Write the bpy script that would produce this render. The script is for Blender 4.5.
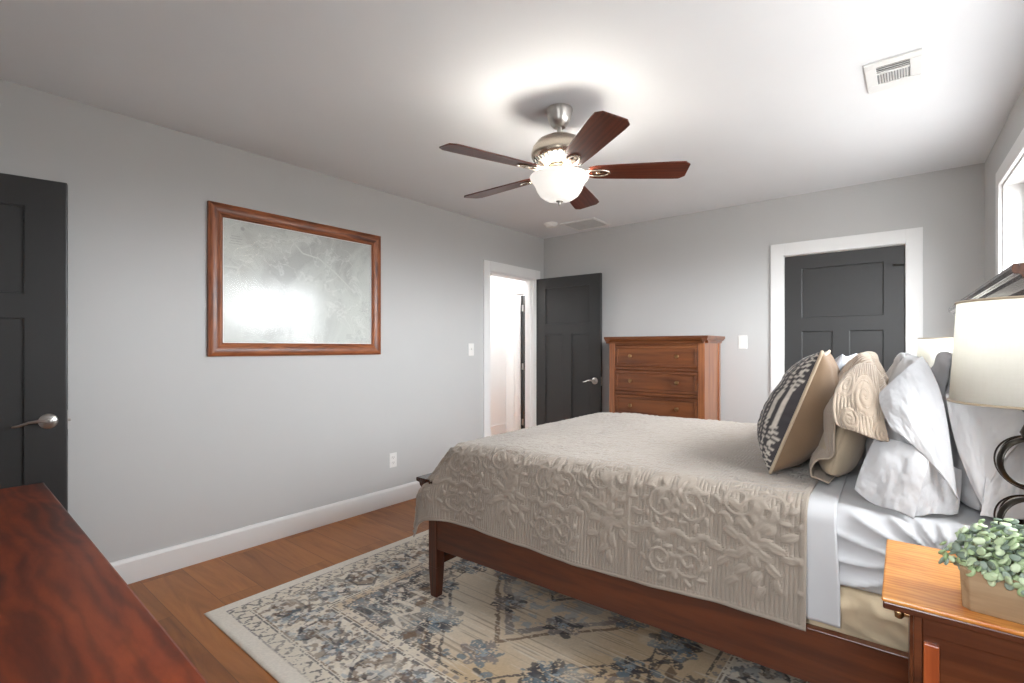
import bpy, bmesh, math, random
import numpy as np
from mathutils import Vector, Matrix

R = math.radians
S = bpy.context.scene
C = S.collection
for _o in list(bpy.data.objects):
    bpy.data.objects.remove(_o)


def lin(r, g, b):
    def f(c):
        c /= 255.0
        return c / 12.92 if c <= 0.04045 else ((c + 0.055) / 1.055) ** 2.4
    return (f(r), f(g), f(b), 1.0)


# ------------------------------------------------------------------ camera, world, light, exposure
CAM_H = 1.26
cam_data = bpy.data.cameras.new('camera')
cam = bpy.data.objects.new('camera', cam_data)
C.objects.link(cam)
cam.location = (0, 0, CAM_H)
cam.rotation_euler = (R(90), 0, math.atan2(0.634, 0.7737))
cam_data.sensor_width = 36
cam_data.lens = 36 * 491.7 / 1024
cam_data.shift_y = 6.5 / 1024
cam_data.clip_start = 0.02
S.camera = cam

S.view_settings.view_transform = 'Standard'
S.view_settings.look = 'None'
S.view_settings.gamma = 1
S.view_settings.use_curve_mapping = False
S.view_settings.exposure = 1.0
S.cycles.max_bounces = 14
S.cycles.diffuse_bounces = 8
S.cycles.glossy_bounces = 4
S.cycles.transparent_max_bounces = 16
S.cycles.sample_clamp_indirect = 6
S.cycles.caustics_reflective = False
S.cycles.caustics_refractive = False

W = bpy.data.worlds.new('sky')
S.world = W
W.use_nodes = True
bg = W.node_tree.nodes['Background']
_n, _l = W.node_tree.nodes, W.node_tree.links
_tc = _n.new('ShaderNodeTexCoord')
_sp = _n.new('ShaderNodeSeparateXYZ')
_rp = _n.new('ShaderNodeValToRGB')
_rp.color_ramp.elements[0].position = 0.47
_rp.color_ramp.elements[0].color = (0.185, 0.185, 0.182, 1)
_rp.color_ramp.elements[1].position = 0.53
_rp.color_ramp.elements[1].color = (0.93, 0.968, 1.0, 1)
_mr = _n.new('ShaderNodeMapRange')
_mr.inputs['From Min'].default_value = -1
_l.new(_tc.outputs['Generated'], _sp.inputs[0])
_l.new(_sp.outputs['Z'], _mr.inputs['Value'])
_l.new(_mr.outputs['Result'], _rp.inputs['Fac'])
_l.new(_rp.outputs['Color'], bg.inputs['Color'])
bg.inputs['Strength'].default_value = 16.5


def portal(name, loc, rot, sx, sy):
    d = bpy.data.lights.new(name, 'AREA')
    d.shape = 'RECTANGLE'
    d.size = sx
    d.size_y = sy
    d.cycles.is_portal = True
    o = bpy.data.objects.new(name, d)
    C.objects.link(o)
    o.location = loc
    o.rotation_euler = rot
    return o


def point(name, loc, power, radius, col=(1, 1, 1)):
    d = bpy.data.lights.new(name, 'POINT')
    d.energy = power
    d.shadow_soft_size = radius
    d.color = col
    o = bpy.data.objects.new(name, d)
    C.objects.link(o)
    o.location = loc
    return o


# ------------------------------------------------------------------ room numbers
XL = -3.26          # left wall inner face
YB = 4.55           # back wall inner face
YR = -0.30          # rear wall inner face (behind the camera)
H = 2.50            # ceiling
WALL_ROT = R(1.8)   # the window wall is a little out of square


def xr(y):          # window wall inner face
    return 0.361 + math.tan(WALL_ROT) * (YB - y)


portal('window_portal', (xr(2.61) + 0.16, 2.61, 1.62), (0, R(90), R(1.8)), 1.15, 2.6)
portal('window_portal', (-0.11, YR - 0.16, 1.62), (R(90), 0, 0), 0.72, 1.1)  # portal of the added rear window
point('hall_fill_light', (-3.9, 4.3, 2.30), 25, 0.12)  # added fill without a lamp body, brightens the hall
point('far_room_light', (-3.9, 6.3, 2.20), 18, 0.15)

# ------------------------------------------------------------------ materials


class NT:
    def __init__(self, name):
        self.m = bpy.data.materials.new(name)
        self.m.use_nodes = True
        self.t = self.m.node_tree
        self.n = self.t.nodes
        self.b = self.n['Principled BSDF']
        self.out = self.n['Material Output']

    def new(self, kind, **kw):
        x = self.n.new(kind)
        for k, v in kw.items():
            setattr(x, k, v)
        return x

    def link(self, a, b):
        self.t.links.new(a, b)

    def ramp(self, fac, stops):
        r = self.new('ShaderNodeValToRGB')
        e = r.color_ramp.elements
        while len(e) > 1:
            e.remove(e[-1])
        e[0].position = stops[0][0]
        e[0].color = stops[0][1]
        for p, c in stops[1:]:
            q = e.new(p)
            q.color = c
        self.link(fac, r.inputs['Fac'])
        return r.outputs['Color']

    def coords(self, scale=(1, 1, 1), rot=(0, 0, 0), kind='Object'):
        tc = self.new('ShaderNodeTexCoord')
        mp = self.new('ShaderNodeMapping')
        mp.inputs['Scale'].default_value = scale
        mp.inputs['Rotation'].default_value = rot
        self.link(tc.outputs[kind], mp.inputs['Vector'])
        return mp.outputs['Vector']

    def noise(self, vec, scale, detail=4, rough=0.55, dist=0.0):
        x = self.new('ShaderNodeTexNoise')
        x.inputs['Scale'].default_value = scale
        x.inputs['Detail'].default_value = detail
        x.inputs['Roughness'].default_value = rough
        x.inputs['Distortion'].default_value = dist
        self.link(vec, x.inputs['Vector'])
        return x.outputs['Fac']

    def mix(self, fac, a, b, mode='MIX'):
        x = self.new('ShaderNodeMix', data_type='RGBA', blend_type=mode)
        for sock, v in ((x.inputs[0], fac), (x.inputs[6], a), (x.inputs[7], b)):
            if isinstance(v, (int, float)):
                sock.default_value = v
            elif isinstance(v, tuple):
                sock.default_value = v
            else:
                self.link(v, sock)
        return x.outputs[2]

    def math(self, op, a, b=None, c=None):
        x = self.new('ShaderNodeMath', operation=op)
        for i, v in enumerate((a, b, c)):
            if v is None:
                continue
            if isinstance(v, (int, float)):
                x.inputs[i].default_value = v
            else:
                self.link(v, x.inputs[i])
        return x.outputs[0]

    def bump(self, h, strength=0.2, dist=0.002):
        x = self.new('ShaderNodeBump')
        x.inputs['Strength'].default_value = strength
        x.inputs['Distance'].default_value = dist
        self.link(h, x.inputs['Height'])
        self.link(x.outputs['Normal'], self.b.inputs['Normal'])
        return x.outputs['Normal']

    def base(self, c):
        if isinstance(c, tuple):
            self.b.inputs['Base Color'].default_value = c
        else:
            self.link(c, self.b.inputs['Base Color'])

    def set(self, **kw):
        for k, v in kw.items():
            self.b.inputs[k.replace('_', ' ')].default_value = v
        return self


def paint(name, col, rough=0.6, bump=0.05, scale=180):
    t = NT(name)
    v = t.coords()
    n = t.noise(v, scale, 3)
    d = tuple(c * 0.94 for c in col[:3]) + (1,)
    t.base(t.mix(t.noise(v, 2.0, 3), d, col))
    t.set(Roughness=rough)
    t.bump(n, bump, 0.001)
    return t.m


def metal(name, col, rough=0.3):
    t = NT(name)
    v = t.coords()
    t.base(t.mix(t.noise(v, 60, 2), col, tuple(c * 0.85 for c in col[:3]) + (1,)))
    t.set(Metallic=1.0, Roughness=rough)
    return t.m


def wood(name, dark, mid, light, axis='x', scale=7.0, rough=0.35, coat=0.3, stretch=0.09, coat_rough=0.15, dist=1.4, lines=0.35):
    t = NT(name)
    sc = {'x': (stretch, 1, 1), 'y': (1, stretch, 1), 'z': (1, 1, stretch)}[axis]
    v = t.coords(sc)
    n = t.noise(v, scale, 6, 0.6, dist)
    f = t.noise(t.coords(tuple(s * (0.35 if s < 1 else 1) for s in sc)), scale * 16, 3, 0.6)
    c = t.ramp(n, [(0.30, dark), (0.5, mid), (0.70, light)])
    c = t.mix(t.math('MULTIPLY', t.math('SUBTRACT', f, 0.35), 0.55), c, dark)
    wv = t.new('ShaderNodeTexWave', wave_type='BANDS', bands_direction={'x': 'Y', 'y': 'X', 'z': 'X'}[axis])
    wv.inputs['Scale'].default_value = scale * 2.2
    wv.inputs['Distortion'].default_value = 9.0
    wv.inputs['Detail'].default_value = 4
    wv.inputs['Detail Scale'].default_value = 1.1
    t.link(v, wv.inputs['Vector'])
    g2 = t.math('POWER', wv.outputs['Fac'], 2.5)
    c = t.mix(t.math('MULTIPLY', g2, lines), c, light)
    c = t.mix(t.math('MULTIPLY', t.math('POWER', t.math('SUBTRACT', 1.0, wv.outputs['Fac']), 4.0), lines), c, dark)
    t.base(c)
    t.set(Roughness=rough, Coat_Weight=coat, Coat_Roughness=coat_rough)
    t.bump(f, 0.04, 0.001)
    return t.m


def fabric(name, col, weave=900, bump=0.15, var=0.9, rough=0.9, wr=0.0):
    t = NT(name)
    v = t.coords()
    d = tuple(c * var for c in col[:3]) + (1,)
    t.base(t.mix(t.noise(v, 9, 4), d, col))
    t.set(Roughness=rough, Sheen_Weight=0.15)
    w = t.noise(v, weave, 2)
    if wr:
        q = t.noise(v, 11, 5, 0.55, 1.5)
        w = t.math('ADD', w, t.math('MULTIPLY', q, wr))
    t.bump(w, bump, 0.002)
    return t.m


M = {}
M['wall'] = paint('wall_paint', lin(198, 198, 197), 0.65)
M['ceiling'] = paint('ceiling_paint', lin(235, 237, 240), 0.8)
M['white'] = paint('white_trim_paint', lin(236, 236, 235), 0.4, 0.02)
M['white2'] = paint('white_plastic', lin(238, 237, 234), 0.35, 0.0)
M['door'] = paint('charcoal_door_paint', lin(52, 52, 52), 0.42, 0.06, 90)
M['nickel'] = metal('brushed_nickel', lin(205, 202, 198), 0.28)
M['nickel_warm'] = metal('brushed_nickel_motor', lin(214, 202, 186), 0.25)
M['bronze'] = metal('dark_bronze', lin(70, 66, 62), 0.3)
M['knob'] = metal('antique_brass', lin(176, 140, 100), 0.35)
M['slot'] = paint('dark_slot', lin(40, 40, 40), 0.7)
M['duct'] = paint('grey_duct', lin(135, 135, 135), 0.7)
M['bed_wood'] = wood('bed_cherry', lin(56, 26, 13), lin(88, 42, 20), lin(112, 56, 28), 'x', 8, 0.32, 0.35)
M['bed_wood_y'] = wood('bed_cherry_across', lin(56, 26, 13), lin(88, 42, 20), lin(112, 56, 28), 'y', 8, 0.22, 0.6, coat_rough=0.08)
M['bed_wood_z'] = wood('bed_cherry_upright', lin(52, 24, 13), lin(82, 38, 19), lin(104, 50, 25), 'z', 8, 0.32, 0.35)
M['cap_wood'] = wood('bed_cap_dark', lin(50, 30, 22), lin(66, 40, 28), lin(82, 50, 34), 'y', 8, 0.25, 0.5)
M['chest'] = wood('chest_wood', lin(80, 42, 22), lin(114, 64, 34), lin(136, 82, 46), 'x', 7, 0.35, 0.3)
M['chest_z'] = wood('chest_wood_upright_glare', lin(112, 62, 34), lin(148, 90, 54), lin(168, 108, 68), 'z', 7, 0.3, 0.5)  # lighter than the front wood: window glare on the side put into the colour
M['dresser'] = wood('dresser_mahogany', lin(60, 20, 7), lin(106, 40, 15), lin(138, 62, 28), 'x', 5, 0.42, 0.08, 0.28, 0.25, 3.0)
M['stand_top'] = wood('nightstand_top_wood_lit', lin(190, 108, 44), lin(222, 150, 72), lin(236, 176, 104), 'x', 9, 0.34, 0.15, 0.35)  # colour raised to carry the window light on the top
M['stand'] = wood('nightstand_stile_wood_lit', lin(128, 58, 28), lin(170, 82, 42), lin(192, 104, 56), 'z', 6, 0.32, 0.2)  # brighter orange for the stiles, the light on them put into the colour
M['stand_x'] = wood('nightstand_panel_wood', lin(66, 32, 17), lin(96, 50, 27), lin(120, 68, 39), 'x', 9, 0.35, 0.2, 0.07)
M['frame_y'] = wood('frame_oak', lin(74, 34, 20), lin(142, 78, 42), lin(176, 106, 64), 'y', 16, 0.42, 0.15, 0.12)
M['frame_z'] = wood('frame_oak_upright', lin(74, 34, 20), lin(142, 78, 42), lin(176, 106, 64), 'z', 16, 0.42, 0.15, 0.12)
M['blade'] = wood('fan_blade_cherry', lin(62, 24, 14), lin(96, 40, 24), lin(122, 58, 34), 'x', 6, 0.4, 0.15)
M['planter'] = wood('planter_weathered', lin(126, 100, 72), lin(158, 130, 98), lin(180, 154, 122), 'x', 12, 0.7, 0.0)
M['sheet'] = fabric('white_sheet', lin(204, 204, 206), 700, 0.10, 0.97)
M['case'] = fabric('white_pillowcase', lin(188, 188, 190), 600, 0.16, 0.97, 0.9, 0.25)
M['boxspring'] = fabric('tan_box_spring', lin(216, 196, 164), 500, 0.3, 0.9, 0.8, 1.2)
M['khaki'] = fabric('khaki_insert', lin(180, 162, 138), 700, 0.15, 0.92)
M['tan_linen'] = fabric('tan_linen', lin(130, 105, 80), 400, 0.5, 0.70)
M['blue_linen'] = fabric('pale_blue_cloth', lin(206, 212, 220), 300, 0.3, 0.8)


def attr_mat(name, rough=0.9, weave=500, bump=0.2, sheen=0.1):
    t = NT(name)
    a = t.new('ShaderNodeVertexColor')
    a.layer_name = 'Col'
    t.base(a.outputs['Color'])
    t.set(Roughness=rough, Sheen_Weight=sheen)
    t.bump(t.noise(t.coords(), weave, 2), bump, 0.002)
    return t.m


M['rug'] = attr_mat('woven_rug', 0.95, 350, 0.35)
M['kilim'] = attr_mat('kilim_weave', 0.9, 350, 0.4)


def quilt_mat(name, col):
    t = NT(name)
    uv = t.new('ShaderNodeUVMap')
    sep = t.new('ShaderNodeSeparateXYZ')
    t.link(uv.outputs['UV'], sep.inputs[0])
    at = t.new('ShaderNodeAttribute')
    at.attribute_name = 'relief'
    flat = t.math('SUBTRACT', 1.0, t.math('MINIMUM', t.math('MULTIPLY', at.outputs['Fac'], 2.5), 1.0))
    s = t.math('SINE', t.math('MULTIPLY', sep.outputs['X'], 2 * math.pi / 0.0264))
    ch = t.math('POWER', t.math('ABSOLUTE', s), 0.5)
    v = t.coords()
    st = t.noise(v, 320, 2)
    hgt = t.math('ADD', t.math('MULTIPLY', t.math('MULTIPLY', ch, flat), 1.0), t.math('MULTIPLY', st, 0.35))
    t.bump(hgt, 0.75, 0.005)
    d = tuple(c * 0.9 for c in col[:3]) + (1,)
    t.base(t.mix(t.noise(v, 14, 4), d, col))
    t.set(Roughness=0.85, Sheen_Weight=0.25)
    return t.m


M['quilt'] = quilt_mat('taupe_quilt', lin(166, 154, 141))
M['sham'] = quilt_mat('taupe_sham', lin(174, 157, 139))


def floor_mat():
    t = NT('plank_floor')
    v = t.coords()
    br = t.new('ShaderNodeTexBrick')
    br.offset = 0.37
    br.inputs['Scale'].default_value = 1.0
    br.inputs['Brick Width'].default_value = 1.35
    br.inputs['Row Height'].default_value = 0.195
    br.inputs['Mortar Size'].default_value = 0.0016
    br.inputs['Mortar Smooth'].default_value = 0.3
    br.inputs['Bias'].default_value = 0.0
    br.inputs['Color1'].default_value = (0, 0, 0, 1)
    br.inputs['Color2'].default_value = (1, 1, 1, 1)
    br.inputs['Mortar'].default_value = (0.5, 0.5, 0.5, 1)
    t.link(v, br.inputs['Vector'])
    off = t.new('ShaderNodeVectorMath', operation='MULTIPLY_ADD')
    t.link(br.outputs['Color'], off.inputs[0])
    off.inputs[1].default_value = (7, 3, 5)
    t.link(t.coords((0.12, 1, 1)), off.inputs[2])
    g = t.noise(off.outputs[0], 9, 6, 0.6, 1.8)
    c = t.ramp(g, [(0.28, lin(104, 60, 24)), (0.48, lin(160, 98, 46)), (0.72, lin(190, 124, 64))])
    c = t.mix(0.45, c, t.ramp(br.outputs['Color'], [(0, lin(124, 72, 30)), (1, lin(190, 122, 60))]))
    c = t.mix(t.math('MULTIPLY', br.outputs['Fac'], .6), c, lin(58, 34, 20))
    t.base(c)
    t.set(Roughness=0.42, Coat_Weight=0.05, Coat_Roughness=0.25)
    t.bump(t.math('SUBTRACT', g, t.math('MULTIPLY', br.outputs['Fac'], 1.5)), 0.12, 0.002)
    return t.m


M['floor'] = floor_mat()


def glass_mat(name, tint=(1, 1, 1, 1), refl=1.0, rough=0.03):
    t = NT(name)
    t.n.remove(t.b)
    tr = t.new('ShaderNodeBsdfTransparent')
    tr.inputs['Color'].default_value = tint
    gl = t.new('ShaderNodeBsdfGlossy')
    gl.inputs['Roughness'].default_value = rough
    lw = t.new('ShaderNodeLayerWeight')
    lw.inputs['Blend'].default_value = 0.5
    fr = t.math('MULTIPLY_ADD', t.math('POWER', lw.outputs['Facing'], 5.0), 0.96, 0.04)
    ms = t.new('ShaderNodeMixShader')
    t.link(t.math('MULTIPLY', fr, refl), ms.inputs[0])
    t.link(tr.outputs[0], ms.inputs[1])
    t.link(gl.outputs[0], ms.inputs[2])
    t.link(ms.outputs[0], t.out.inputs['Surface'])
    return t.m


M['pane'] = glass_mat('window_glass')
M['pic_glass'] = glass_mat('picture_glass', refl=0.5, rough=0.16)


def map_mat():
    t = NT('survey_chart_print')
    v = t.coords()
    n1 = t.noise(v, 2.2, 6, 0.55, 0.6)
    n2 = t.noise(v, 5.5, 4, 0.5, 0.8)
    paper = t.ramp(n1, [(0.40, lin(184, 187, 183)), (0.47, lin(200, 204, 199)), (0.6, lin(208, 212, 206))])
    # thin contour-like lines and pale water courses
    w = t.math('ABSOLUTE', t.math('SUBTRACT', t.math('FRACT', t.math('MULTIPLY', n1, 9.0)), 0.5))
    ln = t.math('LESS_THAN', w, 0.04)
    c = t.mix(t.math('MULTIPLY', ln, 0.22), paper, lin(158, 162, 158))
    r = t.math('LESS_THAN', t.math('ABSOLUTE', t.math('SUBTRACT', n2, 0.5)), 0.012)
    c = t.mix(t.math('MULTIPLY', r, 0.3), c, lin(234, 236, 232))
    t.base(c)
    t.set(Roughness=0.6)
    return t.m


M['map'] = map_mat()


def emit_glass(name, col, strength, base):
    t = NT(name)
    t.base(base)
    t.set(Roughness=0.35)
    t.b.inputs['Emission Color'].default_value = col
    t.b.inputs['Emission Strength'].default_value = strength
    return t.m


M['bowl'] = emit_glass('lit_alabaster_glass', (1.0, 0.97, 0.92, 1), 0.32, lin(240, 238, 232))


def shade_mat():
    t = NT('linen_lamp_shade')
    v = t.coords()
    wv = t.noise(t.coords((1, 1, 0.15)), 260, 3)
    wh = t.noise(t.coords((0.15, 0.15, 1)), 260, 3)
    w = t.math('ADD', wv, wh)
    t.base(t.mix(t.math('MULTIPLY', w, 0.5), lin(224, 222, 214), lin(244, 243, 239)))
    t.set(Roughness=0.9)
    tl = t.new('ShaderNodeBsdfTranslucent')
    tl.inputs['Color'].default_value = lin(242, 240, 232)
    ms = t.new('ShaderNodeMixShader')
    ms.inputs[0].default_value = 0.4
    t.link(t.b.outputs[0], ms.inputs[1])
    t.link(tl.outputs[0], ms.inputs[2])
    t.link(ms.outputs[0], t.out.inputs['Surface'])
    t.bump(w, 0.3, 0.001)
    return t.m


M['shade'] = shade_mat()


def leaf_mat():
    t = NT('succulent_leaf')
    a = t.new('ShaderNodeVertexColor')
    a.layer_name = 'Col'
    t.base(a.outputs['Color'])
    t.set(Roughness=0.5, Subsurface_Weight=0.0)
    t.bump(t.noise(t.coords(), 200, 2), 0.1, 0.001)
    return t.m


M['leaf'] = leaf_mat()
M['soil'] = paint('soil', lin(60, 48, 38), 0.95, 0.5, 60)
M['stem'] = paint('plant_stem', lin(98, 104, 70), 0.7)
M['liner'] = paint('chest_side_wood', lin(150, 108, 76), 0.4, 0.05)

# ------------------------------------------------------------------ mesh helpers


class MB:
    def __init__(self):
        self.v = []
        self.f = []

    def add(self, vs, fs):
        o = len(self.v)
        self.v += [tuple(p) for p in vs]
        self.f += [tuple(i + o for i in q) for q in fs]
        return self

    def box(self, x0, x1, y0, y1, z0, z1, mtx=None):
        vs = [(x, y, z) for z in (z0, z1) for y in (y0, y1) for x in (x0, x1)]
        if mtx is not None:
            vs = [mtx @ Vector(p) for p in vs]
        return self.add(vs, [(0, 2, 3, 1), (4, 5, 7, 6), (0, 1, 5, 4), (2, 6, 7, 3), (0, 4, 6, 2), (1, 3, 7, 5)])

    def frustum(self, a, b):
        """two rectangles (x0,x1,y0,y1,z)"""
        vs = []
        for x0, x1, y0, y1, z in (a, b):
            vs += [(x0, y0, z), (x1, y0, z), (x0, y1, z), (x1, y1, z)]
        return self.add(vs, [(0, 2, 3, 1), (4, 5, 7, 6), (0, 1, 5, 4), (2, 6, 7, 3), (0, 4, 6, 2), (1, 3, 7, 5)])

    def prism(self, poly, axis, a, b):
        """polygon in the two other axes, extruded from a to b"""
        n = len(poly)
        vs = []
        for t in (a, b):
            for p, q in poly:
                vs.append({'x': (t, p, q), 'y': (p, t, q), 'z': (p, q, t)}[axis])
        fs = [(i, (i + 1) % n, n + (i + 1) % n, n + i) for i in range(n)]
        fs += [tuple(range(n - 1, -1, -1)), tuple(range(n, 2 * n))]
        return self.add(vs, fs)

    def lathe(self, prof, seg=40, center=(0, 0, 0), mtx=None, caps=True):
        vs = []
        for r, z in prof:
            for k in range(seg):
                a = 2 * math.pi * k / seg
                p = Vector((r * math.cos(a), r * math.sin(a), z))
                if mtx is not None:
                    p = mtx @ p
                vs.append(p + Vector(center))
        fs = []
        for i in range(len(prof) - 1):
            for k in range(seg):
                k2 = (k + 1) % seg
                fs.append((i * seg + k, i * seg + k2, (i + 1) * seg + k2, (i + 1) * seg + k))
        if caps:
            fs.append(tuple(range(seg - 1, -1, -1)))
            fs.append(tuple((len(prof) - 1) * seg + k for k in range(seg)))
        return self.add(vs, fs)

    def tube(self, pts, rad, seg=10, closed=False, flat=1.0, up=None):
        pts = [Vector(p) for p in pts]
        n = len(pts)
        rads = rad if isinstance(rad, (list, tuple)) else [rad] * n
        vs = []
        ref = Vector(up) if up is not None else None
        for i, p in enumerate(pts):
            if closed:
                t = pts[(i + 1) % n] - pts[i - 1]
            else:
                t = pts[min(i + 1, n - 1)] - pts[max(i - 1, 0)]
            t.normalize()
            if ref is None:
                ref = Vector((0, 0, 1)) if abs(t.z) < 0.9 else Vector((1, 0, 0))
            s = t.cross(ref)
            if s.length < 1e-6:
                s = t.orthogonal()
            s.normalize()
            u = s.cross(t).normalized()
            if up is None:
                ref = u
            for k in range(seg):
                a = 2 * math.pi * k / seg
                vs.append(p + s * (rads[i] * math.cos(a)) + u * (rads[i] * flat * math.sin(a)))
        fs = []
        m = n if closed else n - 1
        for i in range(m):
            j = (i + 1) % n
            for k in range(seg):
                k2 = (k + 1) % seg
                fs.append((i * seg + k, j * seg + k, j * seg + k2, i * seg + k2))
        if not closed:
            fs.append(tuple(range(seg)))
            fs.append(tuple((n - 1) * seg + k for k in range(seg - 1, -1, -1)))
        return self.add(vs, fs)

    def build(self, name, mat, parent=None, bevel=0.0, smooth=False, seg=2, weld=False):
        me = bpy.data.meshes.new(name)
        me.from_pydata(self.v, [], self.f)
        bm = bmesh.new()
        bm.from_mesh(me)
        if weld:
            bmesh.ops.remove_doubles(bm, verts=bm.verts, dist=1e-5)
        bmesh.ops.recalc_face_normals(bm, faces=bm.faces)
        bm.to_mesh(me)
        bm.free()
        me.materials.append(mat)
        o = bpy.data.objects.new(name, me)
        C.objects.link(o)
        if parent is not None:
            o.parent = parent
        if bevel:
            b = o.modifiers.new('bevel', 'BEVEL')
            b.width = bevel
            b.segments = seg
            b.limit_method = 'ANGLE'
            b.angle_limit = R(35)
        if smooth:
            for p in me.polygons:
                p.use_smooth = True
            if smooth != 'all':
                try:
                    me.set_sharp_from_angle(angle=R(38))
                except Exception:
                    pass
        return o


def tag(o, label=None, cat=None, group=None, kind=None):
    if label:
        o['label'] = label
    if cat:
        o['category'] = cat
    if group:
        o['group'] = group
    if kind:
        o['kind'] = kind
    return o


def thing(name, label, cat, loc=(0, 0, 0), rz=0.0, group=None):
    o = bpy.data.objects.new(name, None)
    o.empty_display_size = 0.1
    C.objects.link(o)
    o.location = loc
    o.rotation_euler = (0, 0, rz)
    return tag(o, label, cat, group)


def struct(name, mb, mat, label, cat, bevel=0.0):
    o = mb.build(name, mat, None, bevel)
    return tag(o, label, cat, None, 'structure')


def copy_tree(o, parent=None):
    c = o.copy()
    C.objects.link(c)
    if parent is not None:
        c.parent = parent
    for ch in list(o.children):
        copy_tree(ch, c)
    return c


def grid_mesh(name, P, mat, parent=None, closed_u=False, uv=None, col=None, attrs=None, thick=0.0, loc=None, rz=0.0, flip=False):
    """P: (nu, nv, 3) array of points"""
    nu, nv = P.shape[:2]
    idx = np.arange(nu * nv).reshape(nu, nv)
    if closed_u:
        a = idx
        b = np.roll(idx, -1, axis=0)
    else:
        a = idx[:-1]
        b = idx[1:]
    q = np.stack([a[:, :-1], b[:, :-1], b[:, 1:], a[:, 1:]], axis=-1).reshape(-1, 4)
    if flip:
        q = q[:, ::-1]
    me = bpy.data.meshes.new(name)
    me.vertices.add(nu * nv)
    me.vertices.foreach_set('co', P.reshape(-1).astype(np.float32))
    nf = len(q)
    me.loops.add(nf * 4)
    me.polygons.add(nf)
    me.polygons.foreach_set('loop_start', np.arange(0, nf * 4, 4, dtype=np.int32))
    me.polygons.foreach_set('loop_total', np.full(nf, 4, dtype=np.int32))
    me.loops.foreach_set('vertex_index', np.ascontiguousarray(q.reshape(-1)).astype(np.int32))
    me.polygons.foreach_set('use_smooth', np.ones(nf, dtype=bool))
    me.update(calc_edges=True)
    me.validate()
    if uv is not None:
        l = me.uv_layers.new(name='UVMap')
        l.data.foreach_set('uv', uv.reshape(-1, 2)[q.reshape(-1)].reshape(-1).astype(np.float32))
    if col is not None:
        at = me.color_attributes.new('Col', 'FLOAT_COLOR', 'POINT')
        c4 = np.ones((nu * nv, 4), dtype=np.float32)
        c4[:, :3] = col.reshape(-1, 3)
        at.data.foreach_set('color', c4.reshape(-1))
    for k, v in (attrs or {}).items():
        at = me.attributes.new(k, 'FLOAT', 'POINT')
        at.data.foreach_set('value', v.reshape(-1).astype(np.float32))
    me.materials.append(mat)
    o = bpy.data.objects.new(name, me)
    C.objects.link(o)
    if parent is not None:
        o.parent = parent
    if loc is not None:
        o.location = loc
    o.rotation_euler = (0, 0, rz)
    if thick:
        s = o.modifiers.new('thickness', 'SOLIDIFY')
        s.thickness = thick
        s.offset = 0
    return o


_rng = np.random.RandomState(7)


def vnoise(x, y, seed=0):
    """smooth value noise on arrays"""
    r = np.random.RandomState(seed)
    T = r.rand(64, 64)
    xi = np.floor(x).astype(int)
    yi = np.floor(y).astype(int)
    fx = x - xi
    fy = y - yi
    fx = fx * fx * (3 - 2 * fx)
    fy = fy * fy * (3 - 2 * fy)
    g = lambda i, j: T[i % 64, j % 64]
    return (g(xi, yi) * (1 - fx) + g(xi + 1, yi) * fx) * (1 - fy) + (g(xi, yi + 1) * (1 - fx) + g(xi + 1, yi + 1) * fx) * fy


def fbm(x, y, seed=0, oct=4):
    s = 0
    a = 0.5
    for k in range(oct):
        s = s + a * vnoise(x * 2 ** k, y * 2 ** k, seed + k)
        a *= 0.5
    return s / (1 - 0.5 ** oct)


def sstep(a, b, x):
    t = np.clip((x - a) / (b - a), 0, 1)
    return t * t * (3 - 2 * t)


# ------------------------------------------------------------------ room shell
def wall_x(mb, x0, x1, y0, y1, holes, z1=H, mtx=None):
    """wall slab along Y between x0..x1 with holes (ya, yb, za, zb)"""
    y = y0
    for ya, yb, za, zb in sorted(holes):
        mb.box(x0, x1, y, ya, 0, z1, mtx)
        if za > 0:
            mb.box(x0, x1, ya, yb, 0, za, mtx)
        mb.box(x0, x1, ya, yb, zb, z1, mtx)
        y = yb
    mb.box(x0, x1, y, y1, 0, z1, mtx)


def wall_y(mb, y0, y1, x0, x1, holes, z1=H):
    x = x0
    for xa, xb, za, zb in sorted(holes):
        mb.box(x, xa, y0, y1, 0, z1)
        if za > 0:
            mb.box(xa, xb, y0, y1, 0, za)
        mb.box(xa, xb, y0, y1, zb, z1)
        x = xb
    mb.box(x, x1, y0, y1, 0, z1)


WT = 0.12
struct('floor', MB().box(-4.7, 0.66, YR - 0.2, 8.0, -0.06, 0.0), M['floor'], 'brown hardwood plank floor', 'floor')
struct('ceiling', MB().box(-4.7, 0.66, YR - 0.2, 8.0, H, H + 0.08), M['ceiling'], 'smooth white ceiling', 'ceiling')
DO = (3.62, 4.37, 0, 2.02)       # opening in the left wall
mb = MB()
wall_x(mb, XL - WT, XL, YR - WT, YB + 0.75 + WT, [DO])
struct('wall_left', mb, M['wall'], 'light grey wall with the framed chart', 'wall')
BO = (-0.835, -0.051, 0, 2.017)  # opening of the closet door
mb = MB()
wall_y(mb, YB, YB + WT, XL, 0.9, [BO])
struct('wall_back', mb, M['wall'], 'light grey far wall behind the chest', 'wall')
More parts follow.
